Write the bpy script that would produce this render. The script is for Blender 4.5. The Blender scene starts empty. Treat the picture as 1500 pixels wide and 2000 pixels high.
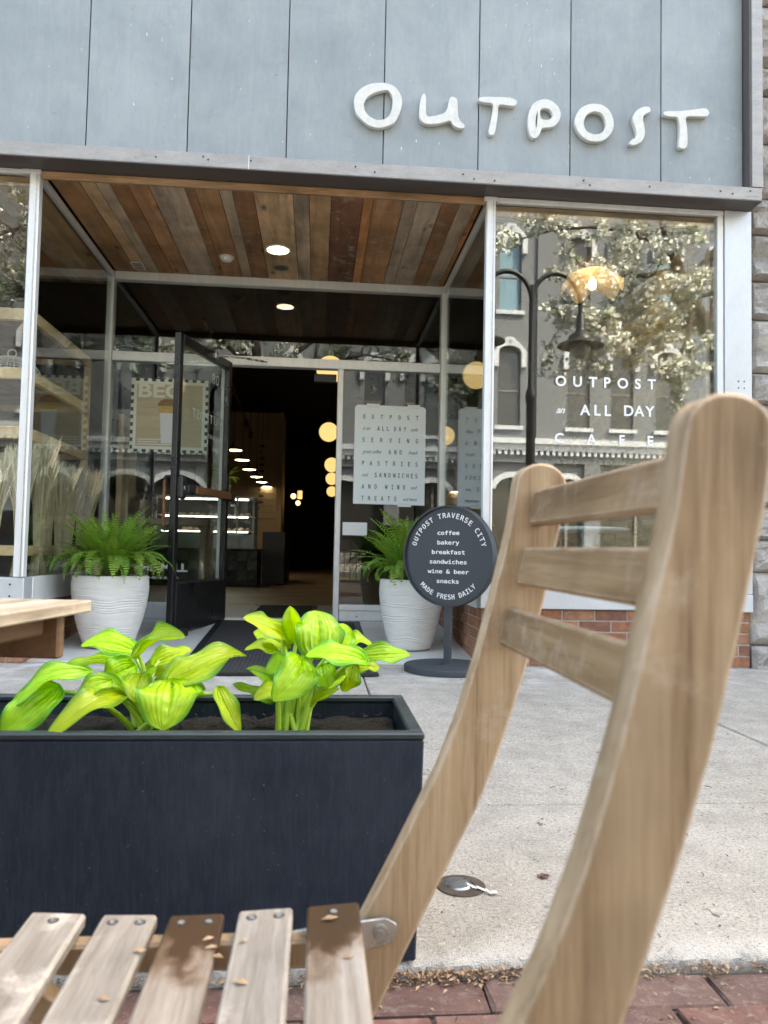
import bpy, bmesh, math, random, os
from mathutils import Vector, Matrix, noise as mnoise

random.seed(11)
SC = bpy.context.scene
COL = SC.collection
R = math.radians

# ------------------------------------------------------------------ camera, sky, sun, exposure
EYE = Vector((0, 0, 0.72))
yaw, pitch, roll = R(4.936), R(2.811), R(1.130)
fwd = Vector((math.sin(yaw) * math.cos(pitch), math.cos(yaw) * math.cos(pitch), math.sin(pitch)))
r0 = Vector((math.cos(yaw), -math.sin(yaw), 0))
u0 = r0.cross(fwd)
right = r0 * math.cos(roll) + u0 * math.sin(roll)
up = u0 * math.cos(roll) - r0 * math.sin(roll)
cam = bpy.data.cameras.new('camera')
camo = bpy.data.objects.new('camera', cam)
COL.objects.link(camo)
mw = Matrix((right, up, -fwd)).transposed().to_4x4()
mw.translation = EYE
camo.matrix_world = mw
cam.sensor_fit = 'VERTICAL'
cam.sensor_height = 36
cam.lens = 27
cam.clip_start = 0.02
cam.clip_end = 800
cam.dof.use_dof = True
cam.dof.focus_distance = 2.6
cam.dof.aperture_fstop = 7.5
SC.camera = camo

SUN_EL = 52
world = bpy.data.worlds.new('World')
SC.world = world
world.use_nodes = True
wn = world.node_tree
for n in list(wn.nodes):
    wn.nodes.remove(n)
wo = wn.nodes.new('ShaderNodeOutputWorld')
wb = wn.nodes.new('ShaderNodeBackground')
ws = wn.nodes.new('ShaderNodeTexSky')
ws.sky_type = 'NISHITA'
ws.sun_disc = False
ws.sun_elevation = R(SUN_EL)
ws.sun_rotation = R(48)
ws.dust_density = 3.0
ws.air_density = 1.0
ws.ozone_density = 1.0
wb.inputs['Strength'].default_value = 0.15
wn.links.new(ws.outputs[0], wb.inputs[0])
wn.links.new(wb.outputs[0], wo.inputs[0])
sun = bpy.data.lights.new('sun', 'SUN')
sun.energy = 2.4
sun.angle = R(0.5)
sun.color = (1.0, 0.96, 0.90)
suno = bpy.data.objects.new('sun', sun)
COL.objects.link(suno)
suno.rotation_euler = (-(math.pi / 2 - R(SUN_EL)), 0, R(-48))
suno.location = (0, 20, 30)

vs = SC.view_settings
vs.view_transform = 'Standard'
vs.look = 'None'
vs.gamma = 1
vs.use_curve_mapping = False
vs.exposure = 3.1
vs.use_white_balance = True
vs.white_balance_temperature = 8150
vs.white_balance_tint = 6
SC.cycles.use_denoising = True
SC.cycles.max_bounces = 10
SC.cycles.diffuse_bounces = 4
SC.cycles.glossy_bounces = 6
SC.cycles.transparent_max_bounces = 24
SC.cycles.caustics_reflective = False
SC.cycles.caustics_refractive = False
SC.cycles.sample_clamp_indirect = 6

# ------------------------------------------------------------------ linking helpers
WP = {}          # object name -> position its children are measured from


def link(name, me, mat=None, parent=None, loc=(0, 0, 0), rot=None):
    ob = bpy.data.objects.new(name, me)
    COL.objects.link(ob)
    loc = Vector(loc)
    if mat is not None and me is not None and len(me.materials) == 0:
        me.materials.append(mat)
    if parent is not None:
        ob.parent = parent
        ob.location = loc - WP[parent.name]
    else:
        ob.location = loc
    WP[ob.name] = loc
    if rot:
        ob.rotation_euler = rot
    return ob


def tag(o, label=None, cat=None, group=None, kind=None):
    if label:
        o['label'] = label
    if cat:
        o['category'] = cat
    if group:
        o['group'] = group
    if kind:
        o['kind'] = kind
    return o


def thing(name, label, cat, loc=(0, 0, 0), rotz=0.0, group=None, local=False):
    o = bpy.data.objects.new(name, None)
    COL.objects.link(o)
    o.empty_display_size = 0.1
    o.location = loc
    o.rotation_euler = (0, 0, rotz)
    WP[o.name] = Vector((0, 0, 0)) if (local or rotz) else Vector(loc)
    return tag(o, label, cat, group)


def copy_tree(src, loc, rotz=None, label=None, parent=None):
    c = src.copy()
    COL.objects.link(c)
    c.parent = parent
    if parent is None:
        c.location = loc
        if rotz is not None:
            c.rotation_euler = (0, 0, rotz)
        if label:
            c['label'] = label
    for ch in list(src.children):
        copy_tree(ch, None, None, None, c)
    return c


def tag_structure(o, name=None):
    o['kind'] = 'structure'
    return o


class MB:
    """collects shapes for one mesh"""
    def __init__(self):
        self.v, self.f, self.uv = [], [], []

    def quad(self, pts, uvs=None):
        i = len(self.v)
        self.v += [tuple(p) for p in pts]
        self.f.append(tuple(range(i, i + len(pts))))
        self.uv.append(uvs or [(0, 0)] * len(pts))

    def box(self, x0, x1, y0, y1, z0, z1):
        p = [(x0, y0, z0), (x1, y0, z0), (x1, y1, z0), (x0, y1, z0), (x0, y0, z1), (x1, y0, z1), (x1, y1, z1), (x0, y1, z1)]
        for q in ((0, 3, 2, 1), (4, 5, 6, 7), (0, 1, 5, 4), (1, 2, 6, 5), (2, 3, 7, 6), (3, 0, 4, 7)):
            self.quad([p[i] for i in q])

    def tube(self, pts, rad, seg=8, cap=True):
        pts = [Vector(p) for p in pts]
        if not isinstance(rad, (list, tuple)):
            rad = [rad] * len(pts)
        base = len(self.v)
        prev = None
        for i, p in enumerate(pts):
            d = (pts[min(i + 1, len(pts) - 1)] - pts[max(i - 1, 0)])
            d = d.normalized() if d.length > 1e-9 else Vector((0, 0, 1))
            if prev is None:
                a = d.cross(Vector((0, 0, 1)))
                if a.length < 0.05:
                    a = d.cross(Vector((1, 0, 0)))
            else:
                a = prev - d * prev.dot(d)
            a.normalize()
            prev = a
            b = d.cross(a)
            for k in range(seg):
                t = 2 * math.pi * k / seg
                self.v.append(tuple(p + (a * math.cos(t) + b * math.sin(t)) * rad[i]))
        for i in range(len(pts) - 1):
            for k in range(seg):
                k2 = (k + 1) % seg
                self.f.append((base + i * seg + k, base + i * seg + k2, base + (i + 1) * seg + k2, base + (i + 1) * seg + k))
                self.uv.append([(k / seg, i), (k2 / seg, i), (k2 / seg, i + 1), (k / seg, i + 1)])
        if cap:
            self.f.append(tuple(base + k for k in reversed(range(seg))))
            self.uv.append([(0, 0)] * seg)
            e = base + (len(pts) - 1) * seg
            self.f.append(tuple(e + k for k in range(seg)))
            self.uv.append([(0, 0)] * seg)

    def lathe(self, prof, c=(0, 0, 0), seg=32, closed=False):
        base = len(self.v)
        for r, z in prof:
            for k in range(seg):
                t = 2 * math.pi * k / seg
                self.v.append((c[0] + r * math.cos(t), c[1] + r * math.sin(t), c[2] + z))
        for i in range(len(prof) - 1):
            for k in range(seg):
                k2 = (k + 1) % seg
                self.f.append((base + i * seg + k, base + i * seg + k2, base + (i + 1) * seg + k2, base + (i + 1) * seg + k))
                self.uv.append([(k / seg, i)] * 4)
        for i, rev in ((0, True), (len(prof) - 1, False)):
            if prof[i][0] > 1e-5 and closed:
                idx = [base + i * seg + k for k in range(seg)]
                self.f.append(tuple(reversed(idx)) if rev else tuple(idx))
                self.uv.append([(0, 0)] * seg)

    def grid(self, fn, n, m, uvfn=None):
        base = len(self.v)
        for i in range(n + 1):
            for j in range(m + 1):
                self.v.append(tuple(fn(i / n, j / m)))
        for i in range(n):
            for j in range(m):
                a = base + i * (m + 1) + j
                self.f.append((a, a + 1, a + m + 2, a + m + 1))
                self.uv.append([(i / n, j / m), (i / n, (j + 1) / m), ((i + 1) / n, (j + 1) / m), ((i + 1) / n, j / m)])

    def mesh(self, name, smooth=False, recalc=True, bevel=0.0):
        me = bpy.data.meshes.new(name)
        me.from_pydata(self.v, [], self.f)
        uvl = me.uv_layers.new(name='UVMap')
        flat = [c for uv in self.uv for p in uv for c in p]
        uvl.data.foreach_set('uv', flat)
        if recalc or bevel:
            bm = bmesh.new()
            bm.from_mesh(me)
            if recalc:
                if bevel:
                    bmesh.ops.remove_doubles(bm, verts=bm.verts, dist=1e-5)
                bmesh.ops.recalc_face_normals(bm, faces=bm.faces)
            if bevel:
                bmesh.ops.bevel(bm, geom=list(bm.edges), offset=bevel, segments=1, affect='EDGES', profile=0.5, clamp_overlap=True)
            bm.to_mesh(me)
            bm.free()
        if smooth:
            me.polygons.foreach_set('use_smooth', [True] * len(me.polygons))
            try:
                me.set_sharp_from_angle(angle=R(42))
            except Exception:
                pass
        me.update()
        return me

    def build(self, name, mat, parent=None, loc=(0, 0, 0), smooth=False, bevel=0.0, recalc=True):
        return link(name, self.mesh(name, smooth, recalc, bevel), mat, parent, loc)


BOXC = {}


def box(name, x0, x1, y0, y1, z0, z1, mat, parent=None, bev=0.0, rot=None):
    """a box, its origin in its middle; equal boxes share their mesh"""
    sx, sy, sz = round(x1 - x0, 4), round(y1 - y0, 4), round(z1 - z0, 4)
    key = (sx, sy, sz, mat.name, bev)
    me = BOXC.get(key)
    if me is None:
        b = MB()
        b.box(-sx / 2, sx / 2, -sy / 2, sy / 2, -sz / 2, sz / 2)
        me = b.mesh(name, bevel=bev)
        me.materials.append(mat)
        BOXC[key] = me
    return link(name, me, None, parent, ((x0 + x1) / 2, (y0 + y1) / 2, (z0 + z1) / 2), rot)


def prism(name, loops, y, depth, mat, parent=None, bev=0.0, plane='xz', centre=None):
    """outline loops (outer first, then holes) in a plane, given thickness"""
    cu = bpy.data.curves.new(name, 'CURVE')
    cu.dimensions = '2D'
    cu.fill_mode = 'BOTH'
    cu.extrude = depth / 2
    cu.bevel_depth = bev
    cu.bevel_resolution = 0
    if centre is None:
        xs = [p[0] for p in loops[0]]
        zs = [p[1] for p in loops[0]]
        centre = ((min(xs) + max(xs)) / 2, (min(zs) + max(zs)) / 2)
    for lp in loops:
        sp = cu.splines.new('POLY')
        sp.points.add(len(lp) - 1)
        for p, q in zip(sp.points, lp):
            p.co = (q[0] - centre[0], q[1] - centre[1], 0, 1)
        sp.use_cyclic_u = True
    tmp = bpy.data.objects.new('tmp', cu)
    me = bpy.data.meshes.new_from_object(tmp)
    bpy.data.objects.remove(tmp)
    bpy.data.curves.remove(cu)
    me.name = name
    if plane == 'xz':
        me.transform(Matrix.Rotation(math.pi / 2, 4, 'X'))
        loc = (centre[0], y, centre[1])
    else:
        loc = (centre[0], centre[1], y)
    me.materials.clear()
    return link(name, me, mat, parent, loc)


FD = os.path.join(bpy.utils.system_resource('DATAFILES'), 'fonts')


def font(fn):
    try:
        return bpy.data.fonts.load(os.path.join(FD, fn))
    except Exception:
        return None


F_MONO = font('DejaVuSansMono.woff2')
F_SANS = None      # the built-in face


def text_mesh(s, size, fnt=None, spacing=1.0, bold=0.0, shear=0.0, width=None, extrude=0.0004, align='LEFT', height=None):
    cu = bpy.data.curves.new('txt', 'FONT')
    cu.body = s
    if fnt:
        cu.font = fnt
    cu.size = size
    cu.space_character = spacing
    cu.offset = bold
    cu.shear = shear
    cu.extrude = extrude
    cu.align_x = align
    cu.resolution_u = 5
    tmp = bpy.data.objects.new('tmp', cu)
    me = bpy.data.meshes.new_from_object(tmp)
    bpy.data.objects.remove(tmp)
    bpy.data.curves.remove(cu)
    me.materials.clear()
    if len(me.vertices):
        xs = [v.co.x for v in me.vertices]
        ys = [v.co.y for v in me.vertices]
        x0, x1 = min(xs), max(xs)
        if width:
            k = width / max(1e-6, x1 - x0)
            me.transform(Matrix.Translation((-x0, 0, 0)))
            me.transform(Matrix.Diagonal((k, 1, 1, 1)))
        if height:
            y1 = max(v.co.y for v in me.vertices)
            me.transform(Matrix.Diagonal((1, height / max(1e-6, y1), 1, 1)))
    return me


def text(name, s, x, y, z, size, mat, parent=None, rotz=0.0, flip=False, **kw):
    """upright lettering whose reading side looks towards -y (before rotz)"""
    me = text_mesh(s, size, **kw)
    m = Matrix.Rotation(math.pi / 2, 4, 'X')
    if flip:
        m = Matrix.Rotation(math.pi, 4, 'Z') @ m
    me.transform(m)
    return link(name, me, mat, parent, (x, y, z), (0, 0, rotz) if rotz else None)


# ------------------------------------------------------------------ materials
class NT:
    def __init__(self, name):
        self.m = bpy.data.materials.new(name)
        self.m.use_nodes = True
        self.t = self.m.node_tree
        self.p = self.t.nodes['Principled BSDF']
        self.out = self.t.nodes['Material Output']

    def n(self, typ, **kw):
        nd = self.t.nodes.new(typ)
        for k, v in kw.items():
            setattr(nd, k, v)
        return nd

    def l(self, a, b):
        self.t.links.new(a, b)

    def val(self, sock, v):
        if hasattr(v, 'links') or hasattr(v, 'is_output'):
            self.l(v, sock)
        else:
            if isinstance(v, tuple) and len(v) == 3 and sock.type == 'RGBA':
                v = (*v, 1)
            sock.default_value = v

    def coord(self, kind='Object', scale=(1, 1, 1), rnd=0.0):
        tc = self.n('ShaderNodeTexCoord')
        mp = self.n('ShaderNodeMapping')
        mp.inputs['Scale'].default_value = scale
        self.l(tc.outputs[kind], mp.inputs['Vector'])
        if rnd:
            oi = self.n('ShaderNodeObjectInfo')
            mul = self.n('ShaderNodeMath', operation='MULTIPLY')
            mul.inputs[1].default_value = rnd
            self.l(oi.outputs['Random'], mul.inputs[0])
            cb = self.n('ShaderNodeCombineXYZ')
            for i in range(3):
                self.l(mul.outputs[0], cb.inputs[i])
            self.l(cb.outputs[0], mp.inputs['Location'])
        return mp.outputs[0]

    def noise(self, vec, scale=5.0, detail=4.0, rough=0.55, dist=0.0):
        nd = self.n('ShaderNodeTexNoise')
        nd.inputs['Scale'].default_value = scale
        nd.inputs['Detail'].default_value = detail
        nd.inputs['Roughness'].default_value = rough
        nd.inputs['Distortion'].default_value = dist
        self.l(vec, nd.inputs['Vector'])
        return nd.outputs['Fac']

    def ramp(self, fac, stops, interp='LINEAR'):
        r = self.n('ShaderNodeValToRGB')
        r.color_ramp.interpolation = interp
        el = r.color_ramp.elements
        el[0].position, el[0].color = stops[0][0], (*stops[0][1], 1)
        el[1].position, el[1].color = stops[-1][0], (*stops[-1][1], 1)
        for p, c in stops[1:-1]:
            e = el.new(p)
            e.color = (*c, 1)
        self.l(fac, r.inputs['Fac'])
        return r.outputs['Color']

    def rng(self, fac, a, b, c=0.0, d=1.0):
        nd = self.n('ShaderNodeMapRange')
        nd.inputs[1].default_value, nd.inputs[2].default_value = a, b
        nd.inputs[3].default_value, nd.inputs[4].default_value = c, d
        self.l(fac, nd.inputs[0])
        return nd.outputs[0]

    def mix(self, fac, a, b, mode='MIX'):
        nd = self.n('ShaderNodeMix', data_type='RGBA', blend_type=mode)
        self.val(nd.inputs[0], fac)
        self.val(nd.inputs[6], a)
        self.val(nd.inputs[7], b)
        return nd.outputs[2]

    def math(self, op, a, b=0.0, c=None):
        nd = self.n('ShaderNodeMath', operation=op)
        self.val(nd.inputs[0], a)
        self.val(nd.inputs[1], b)
        if c is not None:
            self.val(nd.inputs[2], c)
        return nd.outputs[0]

    def random(self):
        return self.n('ShaderNodeObjectInfo').outputs['Random']

    def hsv(self, col, h=0.5, s=1.0, v=1.0):
        nd = self.n('ShaderNodeHueSaturation')
        self.val(nd.inputs['Hue'], h)
        self.val(nd.inputs['Saturation'], s)
        self.val(nd.inputs['Value'], v)
        self.val(nd.inputs['Color'], col)
        return nd.outputs[0]

    def bump(self, h, strength=0.3, dist=0.01, normal=None):
        nd = self.n('ShaderNodeBump')
        nd.inputs['Strength'].default_value = strength
        nd.inputs['Distance'].default_value = dist
        self.l(h, nd.inputs['Height'])
        if normal:
            self.l(normal, nd.inputs['Normal'])
        return nd.outputs[0]

    def fin(self, col=None, rough=0.6, metal=0.0, normal=None, spec=0.5):
        if col is not None:
            self.val(self.p.inputs['Base Color'], col)
        self.val(self.p.inputs['Roughness'], rough)
        self.val(self.p.inputs['Metallic'], metal)
        self.p.inputs['Specular IOR Level'].default_value = spec
        if normal is not None:
            self.l(normal, self.p.inputs['Normal'])
        return self.m


def plain(name, c1, c2=None, scale=6.0, stretch=(1, 1, 1), rough=0.6, metal=0.0, bump=0.0, bdist=0.003, rnd=0.0, spec=0.5, fine=40.0, dirt=None, dirt_at=0.62, detail=5.0):
    """two tones of mottling plus fine grain, optional dirt spots and per-object variation"""
    t = NT(name)
    v = t.coord('Object', stretch, 37.0 if rnd else 0.0)
    c2 = c2 or tuple(x * 0.8 for x in c1)
    a = t.noise(v, scale, detail, 0.6)
    f = t.noise(v, fine, 3, 0.6)
    k = t.math('ADD', t.math('MULTIPLY', a, 0.7), t.math('MULTIPLY', f, 0.3))
    col = t.mix(t.rng(k, 0.35, 0.65), c2, c1)
    if dirt:
        d = t.noise(v, scale * 0.7, 6, 0.7, 0.4)
        col = t.mix(t.rng(d, dirt_at, dirt_at + 0.14), col, dirt)
    if rnd:
        col = t.hsv(col, 0.5, 1.0, t.rng(t.random(), 0, 1, 1 - rnd, 1 + rnd))
    nm = t.bump(k, bump, bdist) if bump else None
    r = t.rng(a, 0.3, 0.7, max(0.02, rough - 0.08), min(1, rough + 0.08))
    return t.fin(col, r, metal, nm, spec)


def wood(name, stops, stretch=(1, 1, 1), scale=4.0, rough=0.6, bump=0.25, rnd=0.0, hue_by_object=None, knots=True, pale=None, spec=0.4, worn=None):
    """grain along the axis with the small stretch value"""
    t = NT(name)
    v = t.coord('Object', stretch, 53.0)
    w = t.noise(v, scale, 6, 0.62, 0.6)
    fine = t.noise(v, scale * 9, 4, 0.7)
    k = t.math('ADD', t.math('MULTIPLY', w, 0.68), t.math('MULTIPLY', fine, 0.32))
    col = t.ramp(t.rng(k, 0.3, 0.7), stops)
    if hue_by_object:
        oc = t.ramp(t.random(), hue_by_object, 'CONSTANT')
        col = t.mix(1.0, col, oc, 'MULTIPLY')
    vb = t.coord('Object', (1, 1, 1), 19.0)
    big = t.noise(vb, 2.6, 5, 0.6)
    col = t.hsv(col, 0.5, 1.0, t.rng(big, 0.3, 0.7, 0.60, 1.28))
    if knots:
        vo = t.n('ShaderNodeTexVoronoi', feature='F1')
        vo.inputs['Scale'].default_value = 1.0
        st2 = tuple(6.0 if s > 0.5 * max(stretch) else 2.6 for s in stretch)
        t.l(t.coord('Object', st2, 31.0), vo.inputs['Vector'])
        col = t.mix(t.rng(vo.outputs['Distance'], 0.05, 0.16, 0.75, 0.0), col, (0.035, 0.018, 0.01))
    if pale:
        pn = t.noise(vb, 9, 6, 0.72, 0.3)
        col = t.mix(t.rng(pn, 0.54, 0.72, 0.0, 0.75), col, pale)
    if worn:
        bv = t.n('ShaderNodeBevel', samples=4)
        bv.inputs['Radius'].default_value = 0.0035
        gm = t.n('ShaderNodeNewGeometry')
        dt = t.n('ShaderNodeVectorMath', operation='DOT_PRODUCT')
        t.l(bv.outputs[0], dt.inputs[0])
        t.l(gm.outputs['Normal'], dt.inputs[1])
        wn_ = t.noise(vb, 28, 5, 0.7)
        m_ = t.math('MULTIPLY', t.rng(dt.outputs['Value'], 0.985, 0.90), t.rng(wn_, 0.36, 0.56))
        col = t.mix(t.math('MULTIPLY', m_, 0.75), col, worn)
    if rnd:
        col = t.hsv(col, 0.5, 1.0, t.rng(t.random(), 0, 1, 1 - rnd, 1 + rnd))
    return t.fin(col, t.rng(fine, 0.3, 0.7, rough - 0.1, min(1, rough + 0.12)), 0, t.bump(k, bump, 0.002), spec)


def glow(name, col, strength):
    t = NT(name)
    t.val(t.p.inputs['Base Color'], (0.8, 0.7, 0.55))
    t.val(t.p.inputs['Emission Color'], col)
    t.p.inputs['Emission Strength'].default_value = strength
    return t.m


def glass(name, base=0.06, gain=1.0, tint=(0.93, 0.96, 0.95)):
    t = NT(name)
    t.t.nodes.remove(t.p)
    lw = t.n('ShaderNodeLayerWeight')
    lw.inputs['Blend'].default_value = 0.5
    fr = t.math('ADD', t.math('MULTIPLY', t.math('POWER', lw.outputs['Facing'], 5.0), 0.96), 0.04)
    fac = t.math('MINIMUM', t.math('ADD', t.math('MULTIPLY', fr, gain), base), 0.96)
    tr = t.n('ShaderNodeBsdfTransparent')
    tr.inputs[0].default_value = (*tint, 1)
    gl = t.n('ShaderNodeBsdfGlossy')
    gl.inputs['Roughness'].default_value = 0.0
    gl.inputs[0].default_value = (0.94, 0.97, 1, 1)
    mx = t.n('ShaderNodeMixShader')
    t.l(fac, mx.inputs[0])
    t.l(tr.outputs[0], mx.inputs[1])
    t.l(gl.outputs[0], mx.inputs[2])
    t.l(mx.outputs[0], t.out.inputs[0])
    return t.m


def brickmat(name, stops, rough=0.85, speck=(0.05, 0.03, 0.02)):
    t = NT(name)
    v = t.coord('Object', (1, 1, 1), 41.0)
    col = t.ramp(t.random(), stops)
    a = t.noise(v, 14, 6, 0.65)
    f = t.noise(v, 90, 3, 0.6)
    col = t.hsv(col, 0.5, 1.0, t.rng(a, 0.3, 0.7, 0.7, 1.25))
    col = t.mix(t.rng(f, 0.6, 0.72, 0, 0.7), col, speck)
    g = t.noise(v, 32, 5, 0.7, 0.5)
    col = t.mix(t.rng(g, 0.52, 0.66, 0, 0.45), col, tuple(x * 0.7 + 0.05 for x in speck))
    k = t.math('ADD', t.math('ADD', a, f), g)
    return t.fin(col, rough, 0, t.bump(k, 0.45, 0.004), 0.25)


def leafmat(name, centre, edge, vein, nveins=13, trans=0.4, edge_at=0.72, gloss=0.35, veinw=0.5):
    t = NT(name)
    uvn = t.n('ShaderNodeTexCoord')
    sp = t.n('ShaderNodeSeparateXYZ')
    t.l(uvn.outputs['UV'], sp.inputs[0])
    u, v = sp.outputs[0], sp.outputs[1]
    av = t.math('ABSOLUTE', t.math('MULTIPLY', t.math('SUBTRACT', v, 0.5), 2.0))
    ob = t.coord('Object', (1, 1, 1), 23.0)
    nz = t.noise(ob, 26, 4, 0.6)
    m = t.math('ADD', av, t.math('MULTIPLY', t.math('SUBTRACT', nz, 0.5), 0.55))
    col = t.mix(t.rng(m, edge_at - 0.14, edge_at + 0.22), centre, edge)
    wv = t.math('SINE', t.math('MULTIPLY', v, math.pi * 2 * nveins))
    ln = t.rng(wv, 0.35, 1.0)
    col = t.mix(t.math('MULTIPLY', ln, veinw), col, vein)
    mid = t.rng(av, 0.0, 0.05, 0.5, 0.0)
    col = t.mix(mid, col, tuple(min(1, c * 1.35) for c in centre))
    col = t.hsv(col, t.rng(t.random(), 0, 1, 0.48, 0.525), 1.0, t.math('MULTIPLY', t.rng(t.noise(ob, 9, 3), 0.3, 0.7, 0.78, 1.15), t.rng(t.math('FRACT', t.math('MULTIPLY', t.random(), 7.3)), 0, 1, 0.72, 1.08)))
    nm = t.bump(wv, 0.35, 0.0008)
    t.fin(col, gloss, 0, nm, 0.4)
    tl = t.n('ShaderNodeBsdfTranslucent')
    t.l(t.hsv(col, 0.495, 1.1, 1.25), tl.inputs[0])
    mx = t.n('ShaderNodeMixShader')
    mx.inputs[0].default_value = trans
    t.l(t.p.outputs[0], mx.inputs[1])
    t.l(tl.outputs[0], mx.inputs[2])
    t.l(mx.outputs[0], t.out.inputs[0])
    return t.m


MT = {}
MT['panel'] = None


def make_materials():
    # painted plywood
    t = NT('painted_plywood')
    v = t.coord('Object', (5, 5, 0.9), 29.0)
    g = t.noise(v, 4, 6, 0.65, 1.6)
    f = t.noise(t.coord('Object', (9, 9, 1.2), 17.0), 18, 3, 0.6)
    vb = t.coord('Object', (1, 1, 1), 13.0)
    big = t.noise(vb, 2.1, 6, 0.66, 0.3)
    k = t.math('ADD', t.math('MULTIPLY', g, 0.6), t.math('MULTIPLY', f, 0.4))
    col = t.mix(t.rng(k, 0.32, 0.68), (0.280, 0.320, 0.340), (0.325, 0.365, 0.380))
    col = t.hsv(col, 0.5, t.rng(big, 0.3, 0.7, 1.15, 0.85), t.rng(big, 0.3, 0.7, 0.86, 1.10))
    col = t.hsv(col, 0.5, 1.0, t.rng(t.random(), 0, 1, 0.94, 1.05))
    sp = t.noise(t.coord('Object', (1.8, 1.8, 0.6), 7.0), 30, 2, 0.5)
    col = t.mix(t.rng(sp, 0.745, 0.77), col, (0.62, 0.66, 0.68))
    rn = t.noise(t.coord('Object', (7, 7, 0.35), 11.0), 3.2, 4, 0.6)
    col = t.mix(t.rng(rn, 0.54, 0.72, 0, 0.14), col, (0.42, 0.46, 0.47))
    dk = t.noise(t.coord('Object', (1, 1, 1.5), 3.0), 13, 5, 0.7)
    col = t.mix(t.rng(dk, 0.66, 0.76, 0, 0.75), col, (0.13, 0.135, 0.13))
    MT['panel'] = t.fin(col, 0.5, 0, t.bump(k, 0.22, 0.0025), 0.35)
    MT['trim'] = plain('weathered_trim_metal', (0.40, 0.385, 0.37), (0.30, 0.285, 0.27), 5, (1, 1, 3), 0.5, 0.35, 0.08, dirt=(0.17, 0.155, 0.14), dirt_at=0.64)
    MT['trim_dark'] = plain('brown_trim_metal', (0.115, 0.10, 0.098), (0.085, 0.075, 0.072), 6, (3, 3, 1), 0.5, 0.2, 0.05, dirt=(0.5, 0.5, 0.5), dirt_at=0.74)
    MT['alu'] = plain('anodised_aluminium', (0.76, 0.78, 0.79), (0.66, 0.68, 0.69), 7, (4, 4, 0.8), 0.4, 0.25, 0.03, dirt=(0.40, 0.40, 0.39), dirt_at=0.72)
    MT['alu_panel'] = plain('brushed_aluminium_panel', (0.60, 0.635, 0.67), (0.52, 0.555, 0.59), 3.5, (1.4, 1.4, 0.6), 0.42, 0.45, 0.03)
    MT['screw'] = plain('screw_steel', (0.52, 0.53, 0.54), (0.38, 0.38, 0.39), 60, rough=0.32, metal=0.9)
    MT['dark_screw'] = plain('rusty_nail', (0.06, 0.05, 0.045), (0.03, 0.025, 0.02), 60, rough=0.7)
    MT['plank'] = wood('reclaimed_plank', [(0, (0.42, 0.34, 0.28)), (0.45, (0.85, 0.72, 0.60)), (1, (1.25, 1.1, 0.95))], (9, 0.8, 9), 1.3, 0.62, 0.35, 0.25,
                       [(0, (0.62, 0.37, 0.20)), (0.14, (0.70, 0.48, 0.29)), (0.28, (0.42, 0.23, 0.12)), (0.40, (0.58, 0.50, 0.41)), (0.50, (0.70, 0.35, 0.15)), (0.62, (0.56, 0.33, 0.19)), (0.74, (0.68, 0.51, 0.34)), (0.84, (0.22, 0.11, 0.07)), (0.91, (0.50, 0.44, 0.38))],
                       pale=(0.46, 0.41, 0.35))
    MT['header'] = wood('rough_header_board', [(0, (0.16, 0.085, 0.04)), (0.45, (0.36, 0.22, 0.12)), (1, (0.52, 0.37, 0.23))], (0.9, 9, 9), 1.6, 0.7, 0.4, 0.08)
    MT['glass'] = glass('shop_glass', 0.004, 1.05)
    MT['glass_front'] = glass('display_glass', 0.05, 1.3)
    MT['base_brick'] = brickmat('iron_spot_brick', [(0, (0.30, 0.125, 0.075)), (0.35, (0.38, 0.175, 0.098)), (0.6, (0.33, 0.165, 0.10)), (0.8, (0.22, 0.10, 0.07)), (1, (0.42, 0.21, 0.12))])
    MT['mortar'] = plain('mortar', (0.40, 0.37, 0.34), (0.30, 0.28, 0.26), 30, rough=0.95, bump=0.4)
    MT['paver'] = brickmat('clay_paver', [(0, (0.115, 0.058, 0.048)), (0.3, (0.175, 0.082, 0.066)), (0.55, (0.150, 0.094, 0.080)), (0.8, (0.10, 0.066, 0.058)), (1, (0.185, 0.095, 0.076))], 0.95, (0.27, 0.21, 0.175))
    MT['joint_dirt'] = plain('joint_dirt', (0.085, 0.065, 0.05), (0.05, 0.04, 0.03), 40, rough=1, bump=0.6, dirt=(0.2, 0.16, 0.11))
    MT['stone'] = plain('quarry_stone', (0.43, 0.40, 0.365), (0.26, 0.245, 0.23), 9, (1, 1, 1.6), 0.92, 0, 1.0, 0.02, 0.2, 0.2, 60, (0.13, 0.12, 0.11), 0.60)
    # concrete
    t = NT('concrete')
    tc = t.n('ShaderNodeTexCoord')
    geo = t.n('ShaderNodeNewGeometry')
    pos = geo.outputs['Position']
    a = t.noise(pos, 1.6, 6, 0.62)
    b = t.noise(pos, 9, 5, 0.6)
    c = t.noise(pos, 130, 3, 0.75)
    gr = t.noise(pos, 330, 2, 0.7)
    col = t.mix(t.rng(a, 0.3, 0.7), (0.375, 0.345, 0.30), (0.485, 0.45, 0.40))
    col = t.hsv(col, 0.5, 1.0, t.rng(b, 0.3, 0.7, 0.82, 1.12))
    col = t.mix(t.rng(c, 0.5, 0.66, 0, 0.8), col, (0.17, 0.155, 0.14))
    agg = t.noise(pos, 75, 2, 0.6)
    col = t.mix(t.rng(agg, 0.60, 0.68, 0, 0.6), col, (0.60, 0.565, 0.51))
    col = t.mix(t.rng(gr, 0.60, 0.75, 0, 0.55), col, (0.66, 0.63, 0.59))
    cr = t.noise(pos, 45, 2, 0.5, 1.0)
    col = t.mix(t.rng(cr, 0.68, 0.72, 0, 0.8), col, (0.10, 0.085, 0.07))
    st = t.noise(pos, 4.5, 3, 0.55, 0.8)
    col = t.mix(t.rng(st, 0.60, 0.72, 0, 0.35), col, (0.23, 0.21, 0.185))
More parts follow.
